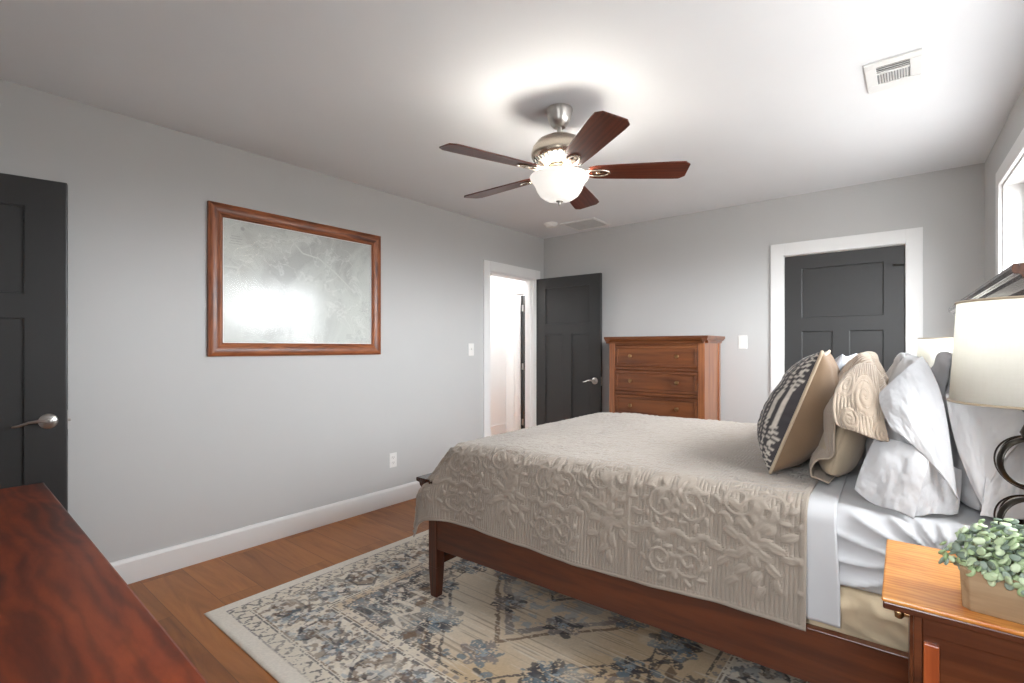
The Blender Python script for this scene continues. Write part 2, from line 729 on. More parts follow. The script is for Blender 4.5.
# closet behind the shut door
mb = MB().box(-1.2, 0.4, YB + 0.7, YB + 0.8, 0, H)
struct('wall_closet', mb, M['wall'], 'closet wall behind the shut door', 'wall')
RM = Matrix.Translation((0.361, YB, 0)) @ Matrix.Rotation(WALL_ROT, 4, 'Z')
WIN = (-3.22, -0.66, 1.05, 2.18)  # along the wall, measured from the far corner
mb = MB()
wall_x(mb, 0, WT, -5.4, 0.0, [WIN], mtx=RM)
struct('wall_right', mb, M['wall'], 'light grey window wall at the head of the bed', 'wall')
ADDED_RWIN = (-0.42, 0.20, 1.12, 2.12)  # unseen opening added behind the camera for daylight on the near side
RDO = (-3.20, -2.43, 0, 2.03)
mb = MB()
wall_y(mb, YR - WT, YR, XL - WT, 0.9, [RDO, ADDED_RWIN])
struct('wall_rear', mb, M['wall'], 'light grey wall behind the long dresser', 'wall')
# passage outside the rear door
mb = MB().box(-3.6, -2.2, YR - 1.1, YR - 1.0, 0, H).box(-3.7, -3.6, YR - 1.1, YR - WT, 0, H).box(-2.2, -2.1, YR - 1.1, YR - WT, 0, H)
mb.box(-3.7, -2.1, YR - 1.1, YR - WT, H, H + .05).box(-3.7, -2.1, YR - 1.1, YR - WT, -0.05, 0.0)
struct('wall_passage', mb, M['wall'], 'walls of the passage outside the nearer grey door', 'wall')
# hall outside the open door
HX, HY = -4.45, 5.30
mb = MB()
mb.box(HX - 0.1, HX, 2.6, 8.0, 0, H)
mb.box(HX, XL - WT, 2.5, 2.6, 0, H)
wall_y(mb, HY, HY + WT, HX, XL, [(-4.30, -3.52, 0, 2.02)])
mb.box(HX, -2.6, 7.6, 7.7, 0, H).box(-2.7, -2.6, HY, 7.7, 0, H)
struct('wall_hall', mb, M['white'], 'bright white hall wall beyond the open door', 'wall')


def casing_on_x(mb, xface, ya, yb, zt, w=0.088, t=0.018):
    mb.box(xface, xface + t, ya - w, ya, 0, zt + w + .012)
    mb.box(xface, xface + t, yb, yb + w, 0, zt + w + .012)
    mb.box(xface, xface + t, ya, yb, zt, zt + w + .012)


mb = MB()
casing_on_x(mb, XL, DO[0], DO[1], DO[3])
mb.box(XL - WT, XL + .002, DO[0], DO[0] + .016, 0, DO[3]).box(XL - WT, XL + .002, DO[1] - .016, DO[1], 0, DO[3]).box(XL - WT, XL + .002, DO[0], DO[1], DO[3] - .016, DO[3])
mb.box(XL - .075, XL - .04, DO[0] + .016, DO[0] + .028, 0, DO[3] - .016).box(XL - .075, XL - .04, DO[1] - .028, DO[1] - .016, 0, DO[3] - .016)
struct('trim_1', mb, M['white'], 'white casing around the open hall doorway', 'door casing', 0.003)
mb = MB()
w = 0.095
for x0, x1, z0, z1 in ((BO[0] - w, BO[0], 0, BO[3] + .1), (BO[1], BO[1] + w, 0, BO[3] + .1), (BO[0], BO[1], BO[3], BO[3] + .1)):
    mb.box(x0, x1, YB - .018, YB, z0, z1)
for x0, x1, z0, z1 in ((BO[0], BO[0] + .004, 0, BO[3]), (BO[1] - .004, BO[1], 0, BO[3]), (BO[0], BO[1], BO[3] - .004, BO[3])):
    mb.box(x0, x1, YB - .01, YB + WT, z0, z1)
struct('trim_2', mb, M['white'], 'white casing around the shut grey door', 'door casing', 0.003)
mb = MB()
for x0, x1, z0, z1 in ((-4.39, -4.30, 0, 2.11), (-3.52, -3.43, 0, 2.11), (-4.30, -3.52, 2.02, 2.11)):
    mb.box(x0, x1, HY - .018, HY, z0, z1)
for x0, x1, z0, z1 in ((-4.30, -4.285, 0, 2.02), (-3.535, -3.52, 0, 2.02), (-4.285, -3.535, 2.005, 2.02)):
    mb.box(x0, x1, HY - .002, HY + WT, z0, z1)
struct('trim_3', mb, M['white'], 'white casing of the doorway across the hall', 'door casing', 0.003)
mb = MB()
for x0, x1, z0, z1 in ((RDO[0] - .055, RDO[0], 0, 2.12), (RDO[1], RDO[1] + .09, 0, 2.12), (RDO[0], RDO[1], 2.03, 2.12)):
    mb.box(x0, x1, YR, YR + .018, z0, z1)
struct('trim_4', mb, M['white'], 'white casing of the doorway behind the nearer grey door', 'door casing', 0.003)


def base_prof(sign, f):
    return [(f, 0), (f + sign * .016, 0), (f + sign * .016, .118), (f + sign * .010, .136), (f, .136)]


struct('baseboard_left', MB().prism(base_prof(1, XL), 'y', YR, DO[0] - .088), M['white'], 'white baseboard under the framed chart', 'baseboard')
mb = MB()
for a, b in ((XL, BO[0] - .095), (BO[1] + .095, 0.36)):
    mb.prism(base_prof(-1, YB), 'x', a, b)
struct('baseboard_back', mb, M['white'], 'white baseboard along the far wall', 'baseboard')
mb = MB().prism(base_prof(1, YR), 'x', RDO[1] + .09, 0.5)
struct('baseboard_rear', mb, M['white'], 'white baseboard behind the long dresser', 'baseboard')
mb = MB()
mb.box(-.016, 0, -4.83, -0.02, 0, .136, RM)
struct('baseboard_right', mb, M['white'], 'white baseboard under the window', 'baseboard')
struct('baseboard_hall', MB().box(HX, HX + .016, 2.6, HY, 0, .2).box(HX, -4.39, HY - .016, HY, 0, .2), M['white'], 'white baseboard in the hall', 'baseboard')

# windows
root = thing('window_1', 'bright white framed window beside the head of the bed', 'window')
root['kind'] = 'structure'
root.matrix_world = RM
ya, yb, za, zb = WIN
mb = MB()
w = .09
mb.box(-.018, 0, ya - w, ya, za - w, zb + w).box(-.018, 0, yb, yb + w, za - w, zb + w).box(-.018, 0, ya, yb, zb, zb + w).box(-.018, 0, ya, yb, za - w, za)
mb.box(-.045, 0, ya - w, yb + w, za - .012, za + .012)
mb.box(0, WT, ya, ya + .012, za, zb).box(0, WT, yb - .012, yb, za, zb).box(0, WT, ya, yb, zb - .012, zb).box(0, WT, ya, yb, za, za + .012)
mb.build('window_frame', M['white'], root, 0.003)
ym = (ya + yb) / 2
mb = MB()
mb.box(.03, .11, ym - .05, ym + .05, za, zb)
for p, q in ((ya + .012, ym - .05), (ym + .05, yb - .012)):
    zm = (za + zb) / 2
    for z0, z1, x0 in ((za + .012, zm + .02, .06), (zm - .02, zb - .012, .085)):
        mb.box(x0, x0 + .03, p, p + .04, z0, z1).box(x0, x0 + .03, q - .04, q, z0, z1).box(x0, x0 + .03, p, q, z0, z0 + .04).box(x0, x0 + .03, p, q, z1 - .04, z1)
mb.build('sash', M['white'], root, 0.003)
for p, q in ((ya + .012, ym - .05), (ym + .05, yb - .012)):
    MB().box(.088, .091, p, q, za + .012, zb - .012).build('pane', M['pane'], root)
root = thing('added_rear_window', 'unseen white framed window added in the rear wall to light the near side', 'window')
root['kind'] = 'structure'
xa, xb, za, zb = ADDED_RWIN
mb = MB()
mb.box(xa - w, xa, YR, YR + .018, za - w, zb + w).box(xb, xb + w, YR, YR + .018, za - w, zb + w).box(xa, xb, YR, YR + .018, zb, zb + w).box(xa, xb, YR, YR + .018, za - w, za)
mb.build('window_frame', M['white'], root, 0.003)
mb = MB()
xm = (xa + xb) / 2
for p, q in ((xa, xm), (xm, xb)):
    zm = (za + zb) / 2
    for z0, z1 in ((za, zm), (zm, zb)):
        mb.box(p, p + .04, YR - .09, YR - .05, z0, z1).box(q - .04, q, YR - .09, YR - .05, z0, z1).box(p, q, YR - .09, YR - .05, z0, z0 + .04).box(p, q, YR - .09, YR - .05, z1 - .04, z1)
mb.build('sash', M['white'], root, 0.003)
MB().box(xa, xb, YR - .072, YR - .069, za, zb).build('pane', M['pane'], root)


# ------------------------------------------------------------------ doors
def door_leaf(name, label, wd, ht, loc, rz, handle=True, hinges=True, side=1, st=.128, dz=0.0):
    """leaf in local x 0..wd (hinge at 0), thickness in y -.0175...0175"""
    root = thing(name, label, 'door', loc, rz)
    root['kind'] = 'structure'
    t = .0175
    z0 = .008
    ztop, zmid1, zmid0, zbot = ht - .112 - dz, ht - .50 - dz, ht - .617 - dz, .235
    cm = wd / 2
    xs = [0, st, cm - .058, cm + .058, wd - st, wd]
    zs_ = [z0, zbot, zmid0, zmid1, ztop, ht]

    def solid(i, j):
        if not (0 <= i < 5 and 0 <= j < 5):
            return False
        if j == 3 and 1 <= i <= 3:
            return False
        return not (j == 1 and i in (1, 3))
    mb = MB()
    for i in range(5):
        for j in range(5):
            if not solid(i, j):
                continue
            xa, xb, za, zb = xs[i], xs[i + 1], zs_[j], zs_[j + 1]
            for y in (-t, t):
                mb.add([(xa, y, za), (xb, y, za), (xb, y, zb), (xa, y, zb)], [(0, 1, 2, 3)])
            for (di, dj), (p, q) in (((-1, 0), ((xa, za), (xa, zb))), ((1, 0), ((xb, za), (xb, zb))), ((0, -1), ((xa, za), (xb, za))), ((0, 1), ((xa, zb), (xb, zb)))):
                if not solid(i + di, j + dj):
                    mb.add([(p[0], -t, p[1]), (q[0], -t, q[1]), (q[0], t, q[1]), (p[0], t, p[1])], [(0, 1, 2, 3)])
    mb.build('frame', M['door'], root, 0.005, weld=True)
    for xa, xb, za, zb in ((st, wd - st, zmid1, ztop), (st, cm - .058, zbot, zmid0), (cm + .058, wd - st, zbot, zmid0)):
        MB().box(xa - .004, xb + .004, -.0045, .0045, za - .004, zb + .004).build('panel', M['door'], root)
    if handle:
        for s in (1, -1):
            mb = MB()
            mx = Matrix.Rotation(R(-90 * s), 4, 'X')
            c = (wd - .065, s * t, .925)
            mb.lathe([(.0, 0), (.034, 0), (.034, .006), (.028, .012), (.013, .014), (.012, .045), (0, .046)], 28, c, mx, caps=False)
            pts = [(wd - .065, s * (t + .042), .925), (wd - .09, s * (t + .046), .932), (wd - .125, s * (t + .046), .928), (wd - .155, s * (t + .044), .916), (wd - .178, s * (t + .042), .912)]
            mb.tube(pts, [.010, .0095, .008, .007, .005], 10, flat=.8)
            mb.build('handle', M['nickel'], root, smooth=True)
        MB().box(wd - .001, wd + .001, -.012, .012, .88, .97).tube([(wd, 0, .925), (wd + .011, 0, .925)], .007, 8).build('latch', M['nickel'], root)
    if hinges:
        for z in (.22, ht / 2, ht - .18):
            mb = MB().tube([(-.004, side * (t + .004), z - .045), (-.004, side * (t + .004), z + .045)], .0065, 10)
            mb.box(-.003, .001, -.014, .016, z - .044, z + .044)
            mb.build('hinge', M['nickel'], root, smooth=True)
    return root


# the nearer door, swung almost against the left wall
door_leaf('door_1', 'nearer charcoal panel door swung open against the left wall', .772, 2.03, (-3.243, -0.290, 0), math.atan2(.745, .168), side=1, st=.146, dz=.022)
door_leaf('door_2', 'charcoal panel door standing open beside the wooden chest', .80, 2.02, (XL + .01, 4.40, 0), R(1.2), side=1)
d = door_leaf('door_3', 'shut charcoal panel door in the far wall behind the pillows', .776, 2.008, (BO[1] - .004, YB + .022, 0), R(180), side=1)
MB().tube([(-.005, .025, 1.86), (.03, .045, 1.862), (.055, .055, 1.862)], .004, 8).tube([(.055, .055, 1.862), (.066, .06, 1.862)], .008, 10).build('door_stop', M['bronze'], d, smooth=True)
door_leaf('door_4', 'dark door edge with three hinges in the doorway across the hall', .76, 2.0, (-4.278, HY + WT + .02, 0), R(88), side=-1)

# ------------------------------------------------------------------ rug
RX0, RX1, RY0, RY1 = -2.60, -0.16, 0.875, 3.925


def build_rug():
    step = 0.0042
    nx, ny = int((RX1 - RX0) / step), int((RY1 - RY0) / step)
    x = np.linspace(RX0, RX1, nx)
    y = np.linspace(RY0, RY1, ny)
    X, Y = np.meshgrid(x, y, indexing='ij')
    dx = np.minimum(X - RX0, RX1 - X)
    dy = np.minimum(Y - RY0, RY1 - Y)
    d = np.minimum(dx, dy)
    # slightly uneven weave, then mirrored coordinates from the centre
    wx = (fbm(X * 9, Y * 9, 81, 3) - .5) * .030 + (vnoise(X * 60, Y * 60, 83) - .5) * .008
    wy = (fbm(X * 9, Y * 9, 91, 3) - .5) * .030 + (vnoise(X * 60, Y * 60, 93) - .5) * .008
    cx, cy = (RX0 + RX1) / 2, (RY0 + RY1) / 2
    mx, my = np.abs(X + wx - cx), np.abs(Y + wy - cy)
    cream = np.array(lin(230, 221, 205)[:3])
    ivory = np.array(lin(236, 229, 217)[:3])
    tan = np.array(lin(206, 182, 148)[:3])
    grey = np.array(lin(138, 130, 128)[:3])
    char = np.array(lin(64, 62, 68)[:3])
    blue = np.array(lin(112, 128, 138)[:3])
    pale = np.array(lin(160, 172, 180)[:3])
    brown = np.array(lin(120, 96, 76)[:3])
    col = np.ones(X.shape + (3,)) * cream
    fade = fbm(X * 1.6, Y * 1.6, 3, 3)

    def put(mask, c):
        m = np.clip(mask, 0, 1)[..., None]
        col[:] = col * (1 - m) + c * m

    put(sstep(.38, .66, fade) * (d > .42), tan)
    r1 = fbm(X * 25, Y * 25, 11, 4)
    r2 = fbm(X * 34, Y * 34, 21, 3) * .45 + vnoise(X * 130, Y * 130, 23) * .55
    # --- outer plain band, guard stripe of little leaves
    put(((d > .0) & (d < .075)) * 1.0, ivory)
    along = np.where(dx < dy, Y, X)
    ph = (along / .075) % 1.0
    dd = (d - .105) / .03
    leaf = (np.abs(dd - .8 * np.sin(ph * 2 * np.pi)) < .33) | (((ph - .5) ** 2 * 16 + (dd) ** 2) < .32)
    put(leaf * (d < .14) * (r2 > .44) * .75, char)
    for e, c, wd_ in ((.075, grey, .004), (.145, char, .005), (.158, brown, .004), (.395, char, .005), (.41, brown, .005), (.455, char, .005)):
        put((np.abs(d - e) < wd_) * (r2 > .42) * .8, c)
    # --- main border: big rosettes between stepped hexagons
    per = .40
    u = ((along + .05) / per) % 1.0 - .5
    v = (d - .275) / per
    inb = (d > .162) & (d < .39)
    rad = np.sqrt(u * u + v * v)
    ang = np.arctan2(v, u)
    pet = .17 + .05 * np.cos(ang * 8)
    put(((rad < pet) & inb) * (r1 > .40) * .85, grey)
    put(((rad < .65 * pet) & inb) * (r1 > .46) * .9, blue)
    put(((np.abs(rad - pet * 1.12) < .015) & inb) * .8, char)
    put(((rad < .05) & inb) * 1.0, ivory)
    hexd = np.maximum(np.abs(np.abs(u) - .5) * 1.4, np.abs(v) * .8 + np.abs(np.abs(u) - .5) * .7)
    put(((hexd < .2) & inb) * (r1 < .52) * .7, brown)
    put(((np.abs(hexd - .21) < .02) & inb) * .85, char)
    put(((np.abs(hexd - .28) < .016) & inb) * .75, ivory)
    put(((np.abs(v - .16 * np.sin(u * 4 * np.pi)) < .02) & inb & (r2 > .4)) * .8, char)
    put((inb & (r1 > .60)) * .6, pale)
    put((inb & (fbm(X * 26, Y * 26, 31, 3) > .60)) * .6, char)
    put((inb & (fbm(X * 44, Y * 44, 33, 2) > .60)) * .6, brown)
    put((inb & (fbm(X * 40, Y * 40, 35, 2) < .36)) * .7, ivory)
    ph = (along / .055) % 1.0
    put(((d > .415) & (d < .45) & ((ph - .5) ** 2 * 9 + ((d - .432) / .02) ** 2 < .5) & (r2 > .4)) * .8, grey)
    # --- field: stepped corner spandrels
    fx, fy = dx - .46, dy - .46
    inf = (d > .46)
    q = np.floor(fx / .055) * .055 + np.floor(fy / .055) * .055
    sp = inf & (q < .46)
    put(sp * (r1 > .43) * .85, grey)
    put((sp & (r2 > .52)) * .8, blue)
    put((sp & (r2 < .36)) * .8, ivory)
    put((sp & (fbm(X * 30, Y * 30, 41, 3) > .6)) * .8, char)
    put((inf & (np.abs(q - .48) < .03) & (r2 > .35)) * .85, char)
    qq = np.sqrt((fx - .04) ** 2 + (fy - .04) ** 2)
    put((inf & (np.abs(qq - .27 - .04 * np.sin(np.arctan2(fy, fx) * 14)) < .02)) * .9, ivory)
    # --- centre medallion: nested hexagons with knobs
    sx, sy = mx / .62, my / 1.02
    hm = np.maximum(sx, .55 * sx + .78 * sy)
    put(inf * sstep(1.5, .5, hm) * .55, tan)
    for e, c, wd_ in ((.98, brown, .012), (.9, char, .008), (.62, brown, .012), (.56, grey, .02), (.3, char, .012)):
        put((inf & (np.abs(hm - e) < wd_) & (r2 > .33)) * .85, c)
    ab = np.arctan2(sy, sx)
    kn = (np.cos(ab * 40) > .55) & (np.abs(hm - 1.06) < .03)
    put((inf & kn) * .85, brown)
    put((inf & (hm < .54) & (r1 > .54)) * .7, pale)
    put((inf & (hm < .28) & (r1 > .44)) * .8, grey)

    # --- scattered floral sprays and vines in the mirrored field
    def stamp_leaf(px, py, ln, wd_, a, c, th=.40, op=.85):
        ca, sa = math.cos(a), math.sin(a)
        lx = (mx - px) * ca + (my - py) * sa
        ly = -(mx - px) * sa + (my - py) * ca
        t = lx / ln
        m = (t > 0) & (t < 1) & (np.abs(ly) < wd_ * np.sqrt(np.clip(4 * t * (1 - t), 0, 1))) & inf & (r2 > th)
        put(m * op, c)

    def flower(px, py, s, n, c1, c2):
        for k in range(n):
            a = 2 * math.pi * k / n + s * 9
            stamp_leaf(px, py, s, s * .28, a, c1 if k % 2 else c2, .38)
        rr = np.sqrt((mx - px) ** 2 + (my - py) ** 2)
        put((inf & (rr < s * .30) & (r2 > .48)) * .8, pale)

    def vine(pts, c, wd_=.011):
        pts = np.array(pts, float)
        t = np.linspace(0, 1, 60)
        n = len(pts)
        # Catmull-like by linear basis + smoothing
        xs = np.interp(t, np.linspace(0, 1, n), pts[:, 0])
        ys = np.interp(t, np.linspace(0, 1, n), pts[:, 1])
        for _ in range(6):
            xs[1:-1] = (xs[:-2] + xs[1:-1] * 2 + xs[2:]) / 4
            ys[1:-1] = (ys[:-2] + ys[1:-1] * 2 + ys[2:]) / 4
        best = np.full(X.shape, 9.0)
        for a, b in zip(xs, ys):
            best = np.minimum(best, (mx - a) ** 2 + (my - b) ** 2)
        put((inf & (best < wd_ ** 2) & (r2 > .34)) * .85, c)
        for k in range(6, 58, 7):
            a = math.atan2(ys[k + 1] - ys[k - 1], xs[k + 1] - xs[k - 1]) + (1.0 if (k // 7) % 2 else -1.0)
            stamp_leaf(xs[k], ys[k], .055, .017, a, char if k % 3 else blue)

    vine([(.70, .10), (.62, .25), (.68, .42), (.58, .55), (.64, .70)], char)
    vine([(.30, .98), (.42, .90), (.40, .76), (.55, .70), (.52, .58)], grey)
    vine([(.05, 1.02), (.18, 1.05), (.28, .94), (.22, .84)], char)
    vine([(.74, .62), (.70, .74), (.60, .80), (.66, .90)], char)
    flower(.60, .36, .115, 9, char, blue)
    flower(.33, .86, .12, 10, char, blue)
    flower(.0, .92, .10, 8, grey, blue)
    flower(.72, .0, .09, 8, char, grey)
    flower(.36, .30, .10, 8, blue, grey)
    flower(.16, .55, .09, 8, grey, char)
    flower(.52, .62, .075, 7, blue, char)
    flower(.0, .0, .17, 12, grey, blue)
    # --- wear: streaks across the pile
    st = vnoise(X * 5, Y * 120, 51) * .6 + vnoise(X * 14, Y * 240, 52) * .4
    put(sstep(.66, .8, st) * .55 * (d > .05), cream)
    put(sstep(.74, .86, vnoise(X * 4, Y * 160, 57)) * .45 * inf, brown)
    put(sstep(.55, .8, fbm(X * 5, Y * 5, 61, 3)) * .4, cream)
    put((d < .008) * 1.0, ivory)
    col *= (.92 + .16 * vnoise(X * 200, Y * 200, 71))[..., None]
    Z = np.full(X.shape, .010) - .006 * sstep(.012, 0, d)
    P = np.stack([X, Y, Z], -1)
    # drop a border skirt so that the rug has thickness
    e = 0.002
    P2 = np.pad(P, ((1, 1), (1, 1), (0, 0)), mode='edge')
    P2[0, :, 2] = P2[-1, :, 2] = P2[:, 0, 2] = P2[:, -1, 2] = .0005
    c2 = np.pad(col, ((1, 1), (1, 1), (0, 0)), mode='edge')
    o = grid_mesh('rug', P2, M['rug'], col=c2)
    tag(o, 'cream and blue-grey distressed floral rug under the bed', 'rug')


build_rug()

# ------------------------------------------------------------------ bed
BO_X, BO_Y, BO_R = -1.842, 1.655, R(1.7)
BL, BW = 2.10, 1.60       # frame length (foot leg to headboard), width
BED = Matrix.Translation((BO_X, BO_Y, 0)) @ Matrix.Rotation(BO_R, 4, 'Z')


def bedpt(x, y, z=0):
    return BED @ Vector((x, y, z))


bed = thing('bed_frame', 'dark cherry wooden bed frame standing on the rug', 'bed', (BO_X, BO_Y, 0), BO_R)
Z0 = .0105
for y0 in (0, BW - .055):
    mb = MB()
    mb.box(-.058, 0, y0, y0 + .055, .16, .575)
    mb.frustum((-.050, -.008, y0 + .006, y0 + .049, Z0), (-.058, 0, y0, y0 + .055, .16))
    mb.build('leg', M['bed_wood_z'], bed, .003)
for y0 in (.004, BW - .034):
    MB().box(0, BL - .03, y0, y0 + .03, .255, .42).build('side_rail', M['bed_wood'], bed, .003)
fb = MB().box(-.045, -.012, .055, BW - .055, .165, .57).build('footboard', M['bed_wood_y'], bed, .003)
cap_prof = [(-.085, .556), (-.098, .566), (-.104, .580), (-.125, .584), (-.129, .592), (-.125, .603), (.012, .603), (.014, .590), (.0, .580), (-.005, .556)]
MB().prism(cap_prof, 'y', -.022, BW + .022).build('footboard_cap', M['cap_wood'], fb, .002)
# headboard
hb = MB()
for y0 in (0, BW - .07):
    hb.box(BL - .03, BL + .03, y0, y0 + .07, Z0, 1.40)
hb.box(BL - .02, BL + .02, .07, BW - .07, 1.28, 1.40)
hb.box(BL - .02, BL + .02, .07, BW - .07, .30, .45)
hb.box(BL - .004, BL + .012, .07, BW - .07, .45, 1.28)
for k in range(1, 4):
    yy = .07 + (BW - .14) * k / 4
    hb.box(BL - .016, BL + .016, yy - .035, yy + .035, .45, 1.28)
hbo = hb.build('headboard', M['bed_wood_y'], bed, .004)
hc = [(BL - .034, 1.395), (BL - .040, 1.410), (BL - .058, 1.428), (BL - .062, 1.438), (BL - .075, 1.440), (BL - .078, 1.452), (BL - .075, 1.464), (BL + .06, 1.464), (BL + .06, 1.44), (BL + .034, 1.395)]
MB().prism(hc, 'y', -.03, BW + .03).build('headboard_cap', M['cap_wood'], hbo, .002)
sl = MB()
for k in range(8):
    sl.box(.12 + k * .26, .20 + k * .26, .034, BW - .034, .375, .395)
sl.build('slat_deck', M['bed_wood_y'], bed)


def soft_slab(name, x0, x1, y0, y1, z0, z1, r, mat, step=.02, disp=None, label=None, cat=None):
    """rounded box as a closed surface: loops around in YZ, along X, rounded ends"""
    # cross-section loop (y,z) rounded rectangle
    w, h = y1 - y0, z1 - z0
    loop = []

    def arc(cx, cy, a0, a1):
        for k in range(8):
            a = a0 + (a1 - a0) * k / 8
            loop.append((cx + r * math.cos(a), cy + r * math.sin(a)))

    def seg(p, q):
        n = max(1, int(math.dist(p, q) / step))
        for k in range(n):
            loop.append((p[0] + (q[0] - p[0]) * k / n, p[1] + (q[1] - p[1]) * k / n))
    seg((y0, z1 - r), (y0, z0 + r)); arc(y0 + r, z0 + r, math.pi, 1.5 * math.pi)
    seg((y0 + r, z0), (y1 - r, z0)); arc(y1 - r, z0 + r, -.5 * math.pi, 0)
    seg((y1, z0 + r), (y1, z1 - r)); arc(y1 - r, z1 - r, 0, .5 * math.pi)
    seg((y1 - r, z1), (y0 + r, z1)); arc(y0 + r, z1 - r, .5 * math.pi, math.pi)
    L = np.array(loop)
    cy, cz = (y0 + y1) / 2, (z0 + z1) / 2
    xs, ins = [], []
    for k in range(9):
        a = math.pi / 2 * k / 8
        xs.append(x0 + r - r * math.cos(a)); ins.append(r * (1 - math.sin(a)))
    n = max(2, int((x1 - x0 - 2 * r) / step))
    for k in range(1, n):
        xs.append(x0 + r + (x1 - x0 - 2 * r) * k / n); ins.append(0)
    for k in range(9):
        a = math.pi / 2 * k / 8
        xs.append(x1 - r + r * math.sin(a)); ins.append(r * (1 - math.cos(a)))
    xs, ins = np.array(xs), np.array(ins)
    xs = np.concatenate([[x0], xs, [x1]]); ins = np.concatenate([[1e9], ins, [1e9]])
    P = np.zeros((len(L), len(xs), 3))
    for j, (xx, i_) in enumerate(zip(xs, ins)):
        if i_ > 1e8:
            P[:, j] = (xx, cy, cz)
        else:
            fy, fz = 1 - i_ / (w / 2), 1 - i_ / (h / 2)
            P[:, j, 0] = xx
            P[:, j, 1] = cy + (L[:, 0] - cy) * fy
            P[:, j, 2] = cz + (L[:, 1] - cz) * fz
    if disp is not None:
        P = disp(P)
    o = grid_mesh(name, P, mat, closed_u=True, loc=(BO_X, BO_Y, 0), rz=BO_R)
    if label:
        tag(o, label, cat)
    return o


def bs_disp(P):
    side = sstep(.10, .03, P[..., 1])
    f = fbm(P[..., 0] * 9 + P[..., 2] * 9, P[..., 2] * 7 - P[..., 0] * 4, 5, 3)
    P[..., 1] += side * .045 * (np.abs(f - .5) * 4 - .5) * .6
    return P


soft_slab('box_spring', .02, BL - .05, .042, BW - .042, .397, .545, .02, M['boxspring'], .012, bs_disp, 'tan wrinkled box spring between the rails of the bed', 'box spring')


def mt_disp(P):
    x, y, z = P[..., 0].copy(), P[..., 1].copy(), P[..., 2].copy()
    side = sstep(.12, .035, y) * sstep(.545, .57, z)
    ang = np.arctan2(z - .655, 1.93 - x)
    rr = np.hypot(z - .655, 1.93 - x)
    f = (1 - 2 * np.abs(np.sin(ang * 11 + 1.2 * np.sin(rr * 9))) ** .55) * np.exp(-rr * 1.8) * sstep(.0, .09, rr)
    g = fbm(x * 6, z * 16, 8, 3) - .5
    P[..., 1] += side * (-.018 * f - .022 * g)
    topm = sstep(.74, .78, z)
    P[..., 2] += topm * .010 * (fbm(x * 7, y * 7, 9, 3) - .5)
    return P


soft_slab('mattress', .085, BL - .045, .030, BW - .030, .547, .785, .045, M['sheet'], .008, mt_disp, 'mattress in a white fitted sheet under the quilt', 'mattress')


# --- relief of the quilt (scrolls, leaves, blossoms), in metres of cloth
def relief_map(A, B, seed=3, unit=.50):
    Hh = np.zeros(A.shape)
    rnd = random.Random(seed)

    def leaf(cx, cy, ln, wd_, ang, hgt=1.0):
        m = ln * .75
        i0, i1 = np.searchsorted(A[:, 0], (cx - m * 1.6, cx + m * 1.6))
        j0, j1 = np.searchsorted(B[0], (cy - m * 1.6, cy + m * 1.6))
        if i1 <= i0 or j1 <= j0:
            return
        a, b = A[i0:i1, j0:j1], B[i0:i1, j0:j1]
        ca, sa = math.cos(ang), math.sin(ang)
        lx = ((a - cx) * ca + (b - cy) * sa) / (ln / 2)
        ly = (-(a - cx) * sa + (b - cy) * ca) / (wd_ / 2)
        ly = ly - .35 * lx * lx
        e = 1 - lx * lx - ly * ly
        v = np.clip(e, 0, 1) ** .36 * hgt
        v = v * (1 - .45 * np.exp(-(ly / .16) ** 2))
        Hh[i0:i1, j0:j1] = np.maximum(Hh[i0:i1, j0:j1], v)

    def scroll(cx, cy, r0, turns, start, sgn):
        n = int(34 * turns)
        for k in range(n):
            t = k / n
            rr = r0 * (1 - .82 * t)
            a = start + sgn * 2 * math.pi * turns * t
            leaf(cx + rr * math.cos(a), cy + rr * math.sin(a), .026, .013, a + math.pi / 2, .8)
            if k % 4 == 0 and t < .75:
                o = 1.0
                leaf(cx + (rr + .022) * math.cos(a), cy + (rr + .022) * math.sin(a), .042, .018, a + sgn * .9, 1.0)

    amin, amax = A[0, 0], A[-1, 0]
    bmin, bmax = B[0, 0], B[0, -1]
    row = 0
    cy = bmin + .21
    while cy < bmax + unit:
        cx = amin + .20 + (unit * .5 if row % 2 else 0)
        while cx < amax + unit * .5:
            # blossom cluster
            for ring, (rr, n, ln, wd_) in enumerate(((.0, 1, .05, .045), (.042, 6, .052, .036), (.085, 9, .062, .036), (.13, 11, .060, .030))):
                for k in range(n):
                    a = 2 * math.pi * (k + .5 * (ring % 2)) / n + rnd.uniform(-.2, .2)
                    q = rr * rnd.uniform(.85, 1.1)
                    leaf(cx + q * math.cos(a) * .85, cy + q * math.sin(a) * 1.05, ln, wd_, a + rnd.uniform(-.6, .6), rnd.uniform(.75, 1.0))
            # scrolls to each side
            for sg in (-1, 1):
                scroll(cx + sg * .20, cy + .085, .062, 1.5, 0 if sg > 0 else math.pi, sg)
                scroll(cx + sg * .20, cy - .10, .055, 1.4, 0 if sg > 0 else math.pi, -sg)
                for k in range(14):
                    t = k / 13
                    leaf(cx + sg * (.13 + .13 * t), cy - .01 + .012 * math.sin(t * 9), .045 - .02 * t, .02, sg * .5 * (1 if k % 2 else -1) + (0 if sg > 0 else math.pi), .95)
            cx += unit
        cy += .245
        row += 1
    return Hh


QX1 = 1.592


